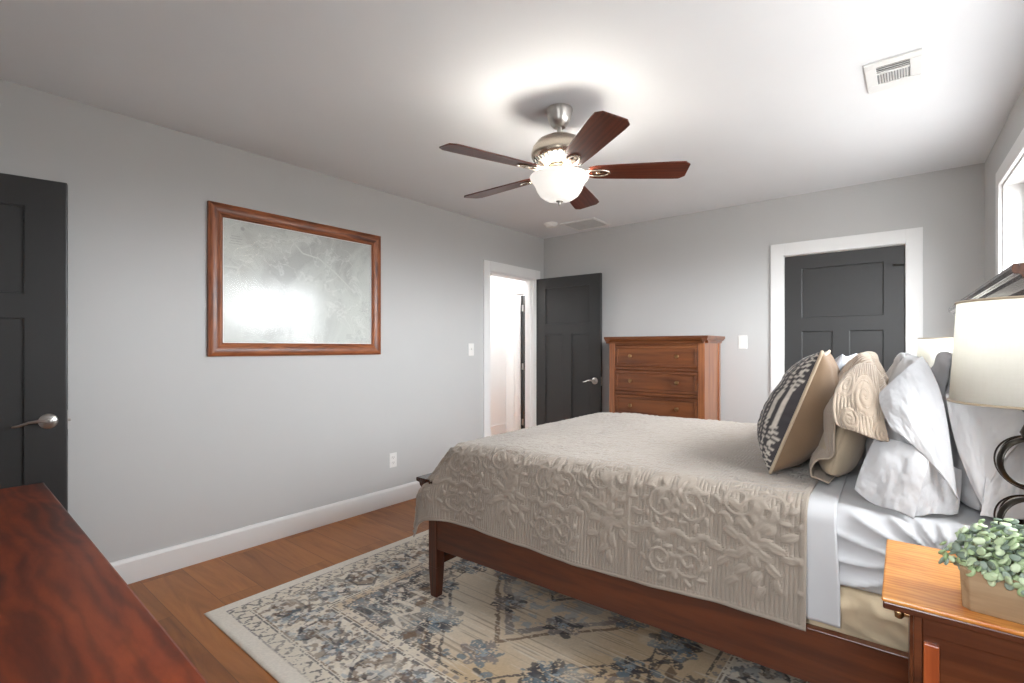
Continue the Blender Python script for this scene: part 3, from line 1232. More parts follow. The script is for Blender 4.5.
def build_quilt():
    st = .0052
    LN, LFt = .475, .21          # cloth beyond the side and the foot edges of the mattress core
    xf, yn, yf = .055, .012, BW - .012
    a = np.arange(xf - LFt - .10, QX1 + 1e-6, st)
    b = np.arange(yn - .365, yf + .365, st)
    A, B = np.meshgrid(a, b, indexing='ij')
    rs = .075
    Rc = rs
    qx = np.maximum(A, xf + Rc)
    qy = np.clip(B, yn + Rc, yf - Rc)
    dx_, dy_ = A - qx, B - qy
    # cloth dips a little with the form of the mattress
    rr = np.hypot(dx_, dy_) + 1e-9
    pn = (np.abs(dx_) ** 2.5 + np.abs(dy_) ** 2.5) ** (1 / 2.5) + 1e-9
    nx_, ny_ = dx_ / rr, dy_ / rr
    r = np.where(rr > 0, pn, 0)
    arcl = rs * math.pi / 2
    th = np.clip(r / rs, 0, math.pi / 2)
    hor = rs * np.sin(th)
    drop = rs * (1 - np.cos(th)) + np.clip(r - arcl, 0, None)
    corner = np.clip(2 * np.abs(nx_ * ny_), 0, 1)
    near = (ny_ < 0)
    hang = np.clip(r - arcl, 0, None)
    fold = np.sin(A * 17 + 1.0) * .5 + np.sin(A * 41) * .25
    hor = hor + .022 * hang / .3 + .008 * fold * sstep(0, .25, hang) * np.abs(ny_)
    hor = np.maximum(hor, 0)
    X = qx + nx_ * hor
    Y = qy + ny_ * hor
    Z = .807 - drop
    # the loose corner swings out past the foot post
    sw = corner ** .7 * (.30 * sstep(-.06, .05, r - arcl) + .70 * sstep(0.0, .26, hang))
    X = X - np.where(near, 1, .6) * .19 * sw
    Y = Y + ny_ * .05 * corner * sstep(0, .2, hang)
    # slack on top
    top = 1 - sstep(0, arcl, r)
    Z = Z + top * (.012 * (fbm(A * 3, B * 3, 4, 3) - .5) - .004)
    Z = Z - .015 * sstep(.35, .0, A - xf) * top
    # wavy hem
    Z = Z + .010 * np.sin(A * 5.0 + .6) * sstep(.1, .3, hang) * np.abs(ny_)
    rel = relief_map(A, B)
    seam = np.exp(-((A - 1.02) / .006) ** 2) * .9
    rel = np.maximum(rel, seam)
    edge = np.minimum(np.minimum(B - b[0], b[-1] - B), a[-1] - A)
    rel = np.where(edge < .012, .45, rel)
    P = np.stack([X, Y, Z], -1)
    du = np.gradient(P, axis=0)
    dv = np.gradient(P, axis=1)
    N = np.cross(du, dv)
    N /= np.linalg.norm(N, axis=-1, keepdims=True) + 1e-12
    P = P + N * (rel * .0115 * (.45 + .55 * sstep(.0, .05, drop)))[..., None]
    uv = np.stack([A, B], -1)
    o = grid_mesh('quilt', P, M['quilt'], uv=uv, attrs={'relief': rel}, loc=(BO_X, BO_Y, 0), rz=BO_R)
    s = o.modifiers.new('thickness', 'SOLIDIFY')
    s.thickness = .007
    s.offset = -1
    tag(o, 'taupe floral quilt spread over the bed and hanging to its rail', 'quilt')


build_quilt()


def build_sheet():
    st = .008
    x = np.arange(1.56, 1.672, st)
    b = np.arange(-.31, BW - .02 + .02, st)
    A, B = np.meshgrid(x, b, indexing='ij')
    yn, rs = .021, .055
    q = np.maximum(B, yn + rs)
    r = q - B
    th = np.clip(r / rs, 0, math.pi / 2)
    drop = rs * (1 - np.cos(th)) + np.clip(r - rs * math.pi / 2, 0, None)
    Y = q - rs * np.sin(th) - .006 * np.sin(A * 30) * sstep(.1, .3, drop)
    Z = .792 - drop + .004 * (fbm(A * 9, B * 9, 14, 3) - .5)
    X = A + .01 * sstep(.0, .3, drop)
    o = grid_mesh('flat_sheet', np.stack([X, Y, Z], -1), M['sheet'], loc=(BO_X, BO_Y, 0), rz=BO_R, thick=.003)
    tag(o, 'white flat sheet turned out below the edge of the taupe quilt', 'sheet')


build_sheet()

# ------------------------------------------------------------------ pillows


def place(o, loc, lean, rz, roll=0):
    o.matrix_world = Matrix.Translation(loc) @ Matrix.Rotation(rz, 4, 'Z') @ Matrix.Rotation(lean, 4, 'Y') @ Matrix.Rotation(roll, 4, 'X')
    return o


def cushion(name, wd, ht, tk, mats, seed, colfn=None, pinch=.07, n=72):
    """square cushion standing in local YZ, front towards -X; two sheets joined at a seam"""
    root = None
    u = np.sin(np.linspace(-1, 1, n) * math.pi / 2)
    U, V = np.meshgrid(u, u, indexing='ij')
    prof = ((1 - np.abs(U) ** 2.4) * (1 - np.abs(V) ** 2.4)) ** .5
    sag = 1 + .22 * (-V)
    Yc = U * wd / 2 * (1 - pinch * (1 - V * V))
    Zc = V * ht / 2 * (1 - pinch * (1 - U * U)) + ht / 2
    res = []
    for s, m in ((-1, mats[0]), (1, mats[1])):
        wr = (fbm(U * 3.2 + 9, V * 3.2, seed + (s > 0) * 5, 4) - .5) * .03 * prof ** .5
        X = s * (tk / 2 * prof * sag) + wr * prof + .010 * (fbm(V * 2 + U, U * 2, seed + 3, 2) - .5)
        P = np.stack([X, Yc, Zc], -1)
        res.append((P, m, s, U, V))
    return res


def seam_pts(wd, ht, pinch, seed=0):
    pts = []
    n = 30
    for k in range(n):
        t = -1 + 2 * k / n; pts.append((t, -1))
    for k in range(n):
        t = -1 + 2 * k / n; pts.append((1, t))
    for k in range(n):
        t = 1 - 2 * k / n; pts.append((t, 1))
    for k in range(n):
        t = 1 - 2 * k / n; pts.append((-1, t))
    return [(0, u * wd / 2 * (1 - pinch * (1 - v * v)), v * ht / 2 * (1 - pinch * (1 - u * u)) + ht / 2) for u, v in pts]


def kilim_col(U, V):
    dark = np.array(lin(58, 54, 56)[:3]); off = np.array(lin(200, 192, 180)[:3]); bl = np.array(lin(116, 132, 150)[:3])
    col = np.ones(U.shape + (3,)) * dark
    y, z = U * .25, V * .25

    def put(m, c):
        m = np.clip(m, 0, 1)[..., None]
        col[:] = col * (1 - m) + c * m
    band = (y + .25) / .5 * 16
    bi = np.floor(band); bf = band - bi
    zz = z / .022
    zf = zz - np.floor(zz)
    put(((bi % 3 == 0) & (np.abs(bf - .5 - .3 * (np.abs(zf - .5) * 4 - 1)) < .2)) * .9, off)
    put(((bi % 3 == 1) & ((bf - .5) ** 2 * 4 + (zf - .5) ** 2 * 4 < .45)) * .9, off)
    put(((bi % 3 == 2) & ((np.abs(bf - .25) < .08) | (np.abs(bf - .75) < .08))) * .9, off)
    put(((bi % 3 == 2) & (np.abs(bf - .5) < .14) & (zf < .5)) * .8, off)
    put((((bi == 4) | (bi == 8)) & (zf > .6)) * .6, bl)
    col *= (.85 + .3 * vnoise(U * 60, V * 60, 5))[..., None]
    return col


def make_cushion(name, label, wd, ht, tk, mats, loc, lean, rz, seed, kilim=False, names=('front_cover', 'back_cover'), group=None, roll=0):
    root = thing(name, label, 'cushion', (0, 0, 0), 0, group)
    for (P, m, s, U, V), nm in zip(cushion(name, wd, ht, tk, mats, seed), names):
        grid_mesh(nm, P, m, root, col=kilim_col(U, V) if (kilim and s < 0) else None, flip=s < 0)
    if kilim:
        rim = MB().tube(seam_pts(wd, ht, .07), .0055, 8, closed=True)
        rim.build('braided_edge', M['khaki'], root, smooth='all')
    place(root, loc, lean, rz, roll)
    return root


TOPZ = .812
make_cushion('throw_cushion', 'charcoal and cream kilim throw cushion with a tan back leaning foremost', .47, .46, .23,
             (M['kilim'], M['tan_linen']), Vector((-.415, 2.17, TOPZ + .004)), R(20), R(4), 11, True)
make_cushion('throw_cushion', 'pale blue and white throw cushion half hidden behind the kilim one', .45, .45, .17,
             (M['blue_linen'], M['blue_linen']), Vector((-.372, 2.62, TOPZ)), R(20), R(-2), 23)


def case_pillow(root, name, mat, wd, ht, tk, mouth, seed, uvs=False, thick=.003, closed_near=False, open_fn=None, wrinkle=.02):
    """pillow sleeve: closed loops in local XZ, running along +Y from the near (open) end; closed at the far end"""
    nt, ns = 120, 90
    th = np.linspace(0, 2 * math.pi, nt, endpoint=False)
    s = np.linspace(-mouth, wd, ns)
    T, Sg = np.meshgrid(th, s, indexing='ij')
    k = np.clip(Sg / wd, 0, 1)
    full = np.clip(1 - np.abs(2 * k - 1) ** 3.0, 0, 1) ** .5
    if closed_near and mouth > 0:
        lens = np.where(k < .5, np.maximum(full, .02), full)
        hz = np.where(k < .5, 1.0, 1 - .12 * (1 - full))
    elif closed_near:
        lens = full
        hz = 1 - .10 * (1 - full)
    else:
        lens = np.where(k < .5, np.maximum(full, .62 - .30 * sstep(0, mouth, -Sg)), full)
        hz = np.where(k < .5, 1.0, 1 - .12 * (1 - full))
    # teardrop: wide low, pointed on top
    zc = .5 - .5 * np.cos(T)
    side = np.sign(np.sin(T)) * np.abs(np.sin(T)) ** .6
    wz = (1.18 - .62 * zc)
    X = side * tk / 2 * lens * wz
    Z = (zc - .5) * ht * hz + ht / 2
    Y = Sg.copy()
    f = fbm(np.cos(T) * 1.6 + 5 + Sg * 3, np.sin(T) * 1.6 + 5 - Sg * 2.0, seed, 4) - .5
    g = np.abs(fbm(np.cos(T) * 1.3 + 2 + Sg * 5, np.sin(T) * 1.3 + 9 + Sg * 1.5, seed + 9, 3) - .5)
    X = X + np.cos(T - math.pi / 2) * (f * wrinkle * 2.2 - g * wrinkle * 2.0)
    Z = Z + f * wrinkle * .8 * sstep(.15, .5, zc)
    if open_fn is not None:
        X, Y, Z = open_fn(X, Y, Z, T, Sg, zc)
    Z = np.maximum(Z, .004)
    P = np.stack([X, Y, Z], -1)
    uv = np.stack([Sg, T * .16], -1) if uvs else None
    o = grid_mesh(name, P, mat, root, closed_u=True, uv=uv, attrs=None if not uvs else {'relief': sham_relief(T, Sg)}, thick=thick, flip=True)
    return o


def sham_relief(T, Sg):
    v = np.zeros(T.shape)
    b = T * .16
    for cx, cy, r in ((.02, .16, .06), (.02, .80, .06), (.16, .32, .07), (.16, .66, .07), (.35, .5, .08), (.0, .48, .05)):
        d = np.hypot(Sg - cx, b - cy)
        a = np.arctan2(b - cy, Sg - cx)
        sp = np.abs(((d / r * 2.2 + a / (2 * math.pi)) % 1.0) - .5) * 2
        v = np.maximum(v, np.where(d < r, sp ** .7, 0))
    return v


def mouth_white(X, Y, Z, T, Sg, zc):
    m = sstep(.10, -.10, Sg)              # 1 at the hem
    # hem runs slantwise: top corner pulled back, a flap hangs on the headboard side
    Y = Y + m * (.05 * np.cos(2 * T + .8) - .02 * np.sin(3 * T))
    X = X + m * (.022 * np.sin(5 * T + 1) + .03 * np.sin(2 * T + .5) * zc)
    Z = Z + m * (.02 * np.sin(4 * T) * zc * (1 - zc) * 4)
    return X, Y, Z


def mouth_white2(X, Y, Z, T, Sg, zc):
    m = sstep(.12, -.10, Sg)
    Y = Y + m * (.03 * np.cos(3 * T + 2) - .03 * zc)
    X = X + m * (.03 * np.sin(4 * T + 2.2) - .03 * np.sin(T) * zc)
    return X, Y, Z


def white_pillow(label, loc, lean, rz, seed, fn, wd=.62, ht=.44, tk=.19, mouth=.09):
    root = thing('pillow', label, 'pillow', (0, 0, 0), 0)
    case_pillow(root, 'pillowcase', M['case'], wd, ht, tk, mouth, seed, closed_near=True, wrinkle=.022, open_fn=fn if mouth else None)
    place(root, loc, lean, rz)
    return root


PIL = {}


PIL['a'] = white_pillow('white pillow with a loosely open case nearest the taupe sham', Vector((-.050, 1.90, TOPZ - .02)), R(8), R(2), 31, None, tk=.19, mouth=0)
PIL['b'] = white_pillow('white pillow against the headboard behind the bedside lamp', Vector((.140, 1.88, TOPZ - .02)), R(3), R(2), 37, None, .64, .44, .14, 0)
white_pillow('white pillow on the far half of the bed with its tip showing', Vector((-.09, 2.60, TOPZ - .02)), R(8), R(2), 41, None, .58, .45, .16, 0)
white_pillow('white pillow against the headboard in front of the far lamp', Vector((.06, 2.62, TOPZ - .02)), R(7), R(2), 47, None, .58, .45, .13, 0)


def flap(name, root, mat, ctrl, seed, uvk=None, thick=.003, amp=.006):
    """loose end of a case: a curved cloth patch through 4 x 4 control points"""
    n = 60
    u = np.linspace(0, 1, n)
    Bz = np.stack([(1 - u) ** 3, 3 * u * (1 - u) ** 2, 3 * u * u * (1 - u), u ** 3])
    G = np.array(ctrl, float)
    P = np.einsum('iu,jv,ijk->uvk', Bz, Bz, G)
    U, V = np.meshgrid(u, u, indexing='ij')
    f = fbm(U * 4 + 3, V * 3 + 7, seed, 4) - .5
    g = np.sin(U * 9 + V * 3 + seed) * V
    P[..., 1] -= amp * (3 * f + .6 * g)
    P[..., 2] += amp * .5 * g * V
    kw = {}
    if uvk:
        a, b = U * uvk, V * uvk
        sp = np.zeros(U.shape)
        for cx, cy, r in ((.62 * uvk, .45 * uvk, .055), (.2 * uvk, .3 * uvk, .04), (.3 * uvk, .8 * uvk, .035), (.9 * uvk, .9 * uvk, .035)):
            d = np.hypot(a - cx, b - cy)
            an = np.arctan2(b - cy, a - cx)
            q = np.abs(((d / r * 2.4 + an / (2 * math.pi)) % 1.0) - .5) * 2
            sp = np.maximum(sp, np.where(d < r, q ** .7, 0))
        P[..., 1] -= sp * .004
        kw = dict(uv=np.stack([a, b], -1), attrs={'relief': sp})
    o = grid_mesh(name, P, mat, root, thick=thick, **kw)
    o.matrix_parent_inverse = root.matrix_world.inverted()
    return o


bpy.context.view_layer.update()
flap('case_flap', PIL['a'], M['case'],
     [[(-.082, 1.86, 1.124), (-.088, 1.83, 1.105), (-.07, 1.8, 1.056), (-.049, 1.79, 1.024)],
      [(-.054, 1.86, 1.158), (-.045, 1.8, 1.124), (-.029, 1.775, 1.056), (-.016, 1.78, .998)],
      [(-.023, 1.87, 1.201), (.006, 1.79, 1.114), (.021, 1.77, 1.034), (.036, 1.775, .964)],
      [(.016, 1.9, 1.236), (.072, 1.86, 1.147), (.068, 1.81, 1.034), (.089, 1.79, .85)]], 3)
flap('case_flap', PIL['b'], M['case'],
     [[(.068, 1.86, 1.127), (.075, 1.82, 1.033), (.097, 1.79, .932), (.141, 1.78, .836)],
      [(.108, 1.87, 1.156), (.111, 1.82, 1.064), (.117, 1.785, .963), (.139, 1.775, .889)],
      [(.159, 1.88, 1.186), (.155, 1.83, 1.094), (.155, 1.79, 1.02), (.17, 1.785, .983)],
      [(.246, 1.89, 1.215), (.241, 1.85, 1.151), (.227, 1.81, 1.089), (.234, 1.8, 1.048)]], 5)


flap('case_fold', PIL['a'], M['case'], [[(-0.091, 1.84, 0.995), (-0.114, 1.82, 0.938), (-0.133, 1.81, 0.877), (-0.14, 1.8, 0.833)], [(-0.05, 1.81, 0.998), (-0.065, 1.78, 0.937), (-0.083, 1.765, 0.865), (-0.097, 1.765, 0.796)], [(-0.007, 1.8, 0.982), (-0.02, 1.765, 0.918), (-0.037, 1.755, 0.862), (-0.055, 1.76, 0.809)], [(0.036, 1.8, 0.971), (0.023, 1.77, 0.91), (0.01, 1.76, 0.847), (-0.002, 1.76, 0.789)]], 11)
flap('case_fold', PIL['a'], M['case'], [[(0.032, 1.79, 0.977), (0.023, 1.785, 0.908), (0.008, 1.775, 0.843), (-0.005, 1.775, 0.79)], [(0.049, 1.81, 0.96), (0.045, 1.81, 0.898), (0.036, 1.795, 0.838), (0.028, 1.79, 0.799)], [(0.07, 1.82, 0.933), (0.07, 1.82, 0.881), (0.064, 1.81, 0.84), (0.057, 1.8, 0.803)], [(0.1, 1.84, 0.923), (0.1, 1.84, 0.873), (0.096, 1.83, 0.836), (0.091, 1.82, 0.805)]], 13)
flap('case_fold', PIL['b'], M['case'], [[(0.149, 1.8, 0.991), (0.144, 1.79, 0.926), (0.139, 1.775, 0.863), (0.131, 1.77, 0.821)], [(0.182, 1.82, 1.005), (0.177, 1.8, 0.943), (0.17, 1.785, 0.88), (0.166, 1.78, 0.821)], [(0.215, 1.83, 1.034), (0.213, 1.81, 0.959), (0.207, 1.79, 0.898), (0.202, 1.785, 0.822)], [(0.264, 1.85, 1.062), (0.261, 1.83, 0.976), (0.255, 1.81, 0.903), (0.25, 1.8, 0.824)]], 17)


def mouth_sham(X, Y, Z, T, Sg, zc):
    m = sstep(.16, -.12, Sg)
    # the lower half of the hem is pushed back and rumpled, the upper flap falls towards the headboard
    low = 1 - sstep(.35, .62, zc)
    back = np.sin(T) < 0
    Y = Y + m * (.20 * low * np.where(back, .3, 1.0) - .015 * np.sin(6 * T))
    X = X + m * (.03 * np.sin(5 * T + 1) * (1 - zc) + .085 * sstep(.45, .9, zc))
    Z = Z - m * (.10 * sstep(.55, 1.0, zc)) + m * .02 * np.sin(7 * T)
    return X, Y, Z


def sham(label, loc, lean, rz, seed, group=None):
    root = thing('pillow_sham', label, 'pillow', (0, 0, 0), 0)
    case_pillow(root, 'sham_cover', M['sham'], .60, .44, .17, .11, seed, uvs=True, thick=.006, open_fn=mouth_sham)
    case_pillow(root, 'pillow_insert', M['khaki'], .54, .33, .15, 0, seed + 1, closed_near=True, wrinkle=.006).location = (.012, -.01, .012)
    place(root, loc, lean, rz)
    bpy.context.view_layer.update()
    return root


sh1 = sham('taupe quilted sham slipping off a khaki pillow behind the kilim cushion', Vector((-.238, 1.97, TOPZ)), R(14), R(2), 53)
flap('sham_flap', sh1, M['sham'],
     [[(-.17, 2.0, 1.185), (-.205, 1.86, 1.13), (-.211, 1.82, 1.066), (-.189, 1.81, 1.025)],
      [(-.15, 2.0, 1.21), (-.157, 1.85, 1.15), (-.148, 1.8, 1.058), (-.145, 1.795, 1.01)],
      [(-.125, 2.0, 1.215), (-.112, 1.86, 1.15), (-.104, 1.805, 1.046), (-.099, 1.8, .988)],
      [(-.1, 2.0, 1.20), (-.083, 1.88, 1.13), (-.071, 1.82, 1.047), (-.059, 1.8, .99)]], 7, uvk=.2, thick=.007)
sham('taupe quilted sham standing on the far half of the bed', Vector((-.26, 2.62, TOPZ)), R(14), R(2), 59)


# ------------------------------------------------------------------ nightstands
def nightstand(label, loc, rz):
    root = thing('nightstand', label, 'nightstand', loc, rz)
    D, Wd, Hh = .46, .385, .76    # x depth (front at x=0 facing -x), y width
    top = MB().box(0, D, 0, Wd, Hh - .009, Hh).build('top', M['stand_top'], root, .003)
    MB().box(.002, D, .002, Wd - .002, Hh - .024, Hh - .009).build('top_edge_shaded', M['stand_x'], top, .003)  # darker wood puts the shade along the top's edge into the colour
    x0, y0 = .050, .012
    for px in (x0, D - .045):
        for py in (y0, Wd - y0 - .038):
            MB().box(px, px + (.013 if px < .1 else .030), py, py + .038, .0, Hh - .024).build('leg', M['stand_x'], root, .002)
    b = MB()
    for py in (y0 + .006, Wd - y0 - .018):
        b.box(x0 + .013, D - .045, py + .004, py + .008, .16, Hh - .05)
        b.box(x0 + .013, D - .045, py, py + .012, Hh - .062, Hh - .022)
        b.box(x0 + .013, D - .045, py, py + .012, .12, .17)
        for sx in (x0 + .015, D - .075):
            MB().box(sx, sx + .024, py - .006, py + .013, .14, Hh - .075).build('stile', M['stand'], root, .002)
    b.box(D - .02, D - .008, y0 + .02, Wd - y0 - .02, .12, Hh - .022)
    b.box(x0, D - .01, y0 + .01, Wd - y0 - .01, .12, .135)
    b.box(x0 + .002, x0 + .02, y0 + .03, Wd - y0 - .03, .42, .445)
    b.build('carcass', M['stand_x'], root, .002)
    for z0, z1 in ((.455, Hh - .035), (.145, .41)):
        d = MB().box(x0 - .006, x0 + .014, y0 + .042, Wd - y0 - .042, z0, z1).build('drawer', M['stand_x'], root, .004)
        zc = (z0 + z1) / 2 if z0 > .4 else z1 - .08
        zc = Hh - .062 if z0 > .4 else zc
        for py in ((.11,) if False else (.095, Wd - .095)):
            k = MB().lathe([(0, 0), (.006, 0), (.006, .010), (.012, .014), (.0135, .020), (.011, .026), (0, .028)], 18, (x0 - .004, py, zc), Matrix.Rotation(R(-90), 4, 'Y'), caps=False)
            k.build('knob', M['knob'], d, smooth=True)
    return root


NS = nightstand('honey topped wooden nightstand at the near side of the bed', (-.052, 1.236, 0), R(.8))
nightstand('wooden nightstand at the far side of the bed under the far lamp', (-.10, 3.52, 0), R(1.8)).scale = (1, 1, .94)


def lamp(label, loc, zs=1.0):
    root = thing('table_lamp', label, 'lamp', loc)
    zb, zt = .383, .60
    MB().lathe([(0, 0), (.070, 0), (.070, .012), (.03, .02), (.02, .03), (0, .03)], 36, caps=False).build('base', M['bronze'], root, smooth=True)
    # crossing hoops, stacked in two orbs
    rg = MB()
    for zc in (.132, .258):
        for a, rr, wd_ in ((20, .050, .0075), (80, .048, .0075), (140, .056, .0018), (-25, .057, .0018)):
            ca, sa = math.cos(R(a)), math.sin(R(a))
            tilt = R(12 if rr > .065 else 0)
            pts = []
            for k in range(48):
                t = 2 * math.pi * k / 48
                h_, v = rr * math.cos(t), rr * math.sin(t)
                pts.append((h_ * ca + v * math.sin(tilt) * -sa, h_ * sa + v * math.sin(tilt) * ca, zc + v * math.cos(tilt)))
            rg.tube(pts, wd_, 8, closed=True, flat=.35 if wd_ > .005 else 1)
    rg.build('ring_base', M['bronze'], root, smooth='all')
    MB().lathe([(0, .310), (.012, .310), (.016, .322), (.008, .342), (.006, .36), (.015, .37), (.015, .42), (0, .42)], 20, caps=False).build('socket', M['bronze'], root, smooth=True)
    MB().lathe([(0, .42), (.014, .42), (.03, .46), (.03, .485), (.016, .51), (0, .514)], 20, caps=False).build('bulb', M['white2'], root, smooth=True)
    sh = MB()
    sh.lathe([(.128, zb), (.115, zt)], 72, caps=False)
    o = sh.build('lamp_shade', M['shade'], root, smooth='all')
    m = o.modifiers.new('thickness', 'SOLIDIFY')
    m.thickness = .003
    for rr, z in ((.129, zb), (.116, zt)):
        hr = MB()
        hr.tube([(rr * math.cos(2 * math.pi * k / 72), rr * math.sin(2 * math.pi * k / 72), z) for k in range(72)], .0028, 6, closed=True)
        hr.build('shade_trim', M['khaki'], root, smooth='all')
    hr = MB()
    for k in range(3):
        a = R(120 * k + 30)
        hr.tube([(.0, 0, .40), (.122 * math.cos(a), .122 * math.sin(a), zb + .012)], .002, 6)
    hr.build('shade_spider', M['bronze'], root, smooth='all')
    return root


lamp('black ring based table lamp with a cream drum shade on the near nightstand', (.187, 1.487, .76))
point('lamp_bulb_light', (.187, 1.487, 1.235), 3.0, .03, (1, .95, .86))
lamp('cream shaded table lamp beyond the pillows on the far nightstand', (.13, 3.70, .715))

# ------------------------------------------------------------------ planter
pr = thing('potted_plant', 'small round leaved green plant in a weathered wooden box on the nightstand', 'plant', (.070, 1.275, .7605), R(-4))
mb = MB()


def chamf(x0, x1, y0, y1, c):
    return [(x0 + c, y0), (x1 - c, y0), (x1, y0 + c), (x1, y1 - c), (x1 - c, y1), (x0 + c, y1), (x0, y1 - c), (x0, y0 + c)]


pa, pb = chamf(0, .26, 0, .105, .012), chamf(-.004, .264, -.004, .109, .012)
ia, ib = chamf(.01, .25, .01, .095, .008), chamf(.006, .254, .006, .099, .008)
vs = [(x, y, 0) for x, y in pa] + [(x, y, .078) for x, y in pb] + [(x, y, .078) for x, y in ib] + [(x, y, .055) for x, y in ia]
fs = [tuple(range(7, -1, -1)), tuple(range(24, 32))]
for k in range(8):
    k2 = (k + 1) % 8
    for o_ in (0, 8, 16):
        fs.append((o_ + k, o_ + k2, o_ + 8 + k2, o_ + 8 + k))
mb.add(vs, fs).build('planter_box', M['planter'], pr, .002)


def build_leaves():
    rnd = random.Random(5)
    bm = bmesh.new()
    bmesh.ops.create_icosphere(bm, subdivisions=2, radius=1)
    base = [v.co.copy() for v in bm.verts]
    faces = [tuple(v.index for v in f.verts) for f in bm.faces]
    bm.free()
    mb = MB()
    cols = []
    stems = MB()
    c0 = Vector((.13, .052, .075))
    n = 0
    while n < 820:
        a = rnd.uniform(0, 2 * math.pi)
        e = math.asin(rnd.uniform(-.35, 1))
        rr = rnd.uniform(.80, 1.05) if rnd.random() < .75 else rnd.uniform(.5, .8)
        d = Vector((math.cos(a) * math.cos(e), math.sin(a) * math.cos(e), math.sin(e)))
        p = c0 + Vector((d.x * .158 * rr, d.y * .082 * rr, d.z * .092 * rr + .010))
        if p.z < .066:
            continue
        n += 1
        sz = rnd.uniform(.0065, .0110)
        out = Vector((d.x, d.y, d.z + .3)).normalized()
        q = out.to_track_quat('Z', 'Y') @ Vector((0, 0, 1))
        t = Vector((rnd.uniform(-1, 1), rnd.uniform(-1, 1), rnd.uniform(-.6, 1))).normalized()
        nrm = (out + t * .75).normalized()
        mtx = nrm.to_track_quat('Z', 'Y').to_matrix().to_4x4() @ Matrix.Rotation(rnd.uniform(0, 6.28), 4, 'Z')
        k = rnd.random()
        c = Vector(lin(150, 172, 124)[:3]).lerp(Vector(lin(206, 220, 186)[:3]), k) if rnd.random() < .6 else Vector(lin(112, 128, 112)[:3]).lerp(Vector(lin(158, 172, 158)[:3]), k)
        for v in base:
            w = Vector((v.x * sz, v.y * sz * .78, v.z * sz * .34 + .12 * sz * (v.x ** 2)))
            mb.v.append(tuple(p + mtx @ w))
            cols.append((c.x, c.y, c.z, 1))
        o_ = len(mb.v) - len(base)
        mb.f += [tuple(i + o_ for i in f) for f in faces]
        if n % 9 == 0:
            stems.tube([c0 + Vector((d.x * .05, d.y * .02, -.02)), c0.lerp(p, .6), p], [.0018, .0014, .001], 6)
    o = mb.build('foliage', M['leaf'], pr, smooth='all')
    at = o.data.color_attributes.new('Col', 'FLOAT_COLOR', 'POINT')
    at.data.foreach_set('color', np.array(cols, dtype=np.float32).reshape(-1))
    stems.build('stems', M['stem'], pr, smooth='all')


build_leaves()


# ------------------------------------------------------------------ chest of drawers by the far wall
def knob_on(parent, x, y, z, r=.018, ry=None):
    """knob sticking out towards -Y (ry None) or +Y"""
    s = -1 if ry is None else 1
    k = MB().lathe([(0, 0), (r * .5, 0), (r * .45, .010), (r * .95, .014), (r, .020), (r * .8, .026), (0, .028)], 18, (x, y, z), Matrix.Rotation(R(-90 * s), 4, 'X'), caps=False)
    return k.build('knob', M['knob'], parent, smooth=True)


def drawer_front(parent, x0, x1, z0, z1, yf, s, mat, knobs):
    """raised frame + recessed field; front plane yf, s = outward direction in y"""
    mb = MB()
    t = .022
    fr = .028

    def bx(a, b, c, d, y_in, y_out):
        mb.box(a, b, min(y_in, y_out), max(y_in, y_out), c, d)
    bx(x0, x1, z0, z1, yf - s * t, yf - s * .010)
    bx(x0, x1, z0, z0 + fr, yf - s * .010, yf)
    bx(x0, x1, z1 - fr, z1, yf - s * .010, yf)
    bx(x0, x0 + fr, z0 + fr, z1 - fr, yf - s * .010, yf)
    bx(x1 - fr, x1, z0 + fr, z1 - fr, yf - s * .010, yf)
    d = mb.build('drawer', mat, parent, .004)
    for kx in knobs:
        knob_on(d, kx, yf - s * .008, (z0 + z1) / 2, ry=None if s < 0 else 1)
    return d


CX0, CX1, CY0, CY1, CZ = -2.225, -1.288, 4.054, 4.525, 1.362
ch = thing('chest_of_drawers', 'tall brown wooden chest of drawers against the far wall', 'chest of drawers', (CX0, CY0, 0))
cw, cd = CX1 - CX0, CY1 - CY0
ov = .036
MB().box(0, cw, 0, cd, CZ - .022, CZ).build('top', M['chest'], ch, .003)
mb = MB()
pf = [(0.004, CZ - .022), (0.010, CZ - .034), (.026, CZ - .044), (.032, CZ - .062), (ov, CZ - .062), (ov + .02, CZ - .022)]
mb.prism([(y, z) for y, z in pf], 'x', .006, cw - .006)
mb.prism([(x, z) for x, z in pf], 'y', .004, cd)
mb.prism([(cw - x, z) for x, z in pf], 'y', .004, cd)
mb.build('cornice', M['chest'], ch)
for x0 in (ov, cw - ov - .055):
    MB().box(x0, x0 + .055, ov, ov + .05, 0, CZ - .04).build('corner_post', M['chest_z'], ch, .003)
    MB().box(x0, x0 + .055, cd - .055, cd - .01, 0, CZ - .04).build('corner_post', M['chest_z'], ch, .003)
mb = MB()
for x0 in (ov + .008, cw - ov - .02):
    mb.box(x0, x0 + .012, ov + .05, cd - .055, .10, CZ - .04)
mb.box(ov + .05, cw - ov - .05, cd - .03, cd - .015, .10, CZ - .04)
mb.build('side_panel', M['chest_z'], ch, .002)
rails = MB()
zs = [1.285, 1.063, .841, .619, .397, .12]
fx0, fx1 = ov + .055, cw - ov - .055
rails.box(fx0, fx1, ov + .006, ov + .03, 1.285, CZ - .03)
for z in zs[1:-1]:
    rails.box(fx0, fx1, ov + .006, ov + .03, z, z + .028)
rails.box(fx0, fx1, ov + .006, ov + .03, .07, .12)
rails.build('front_rail', M['chest'], ch, .003)
for i in range(5):
    z1 = zs[i] - .003
    z0 = zs[i + 1] + (.031 if i < 4 else .003)
    drawer_front(ch, fx0 + .003, fx1 - .003, z0, z1, ov + .004, -1, M['chest'], (fx0 + .155, fx1 - .175))

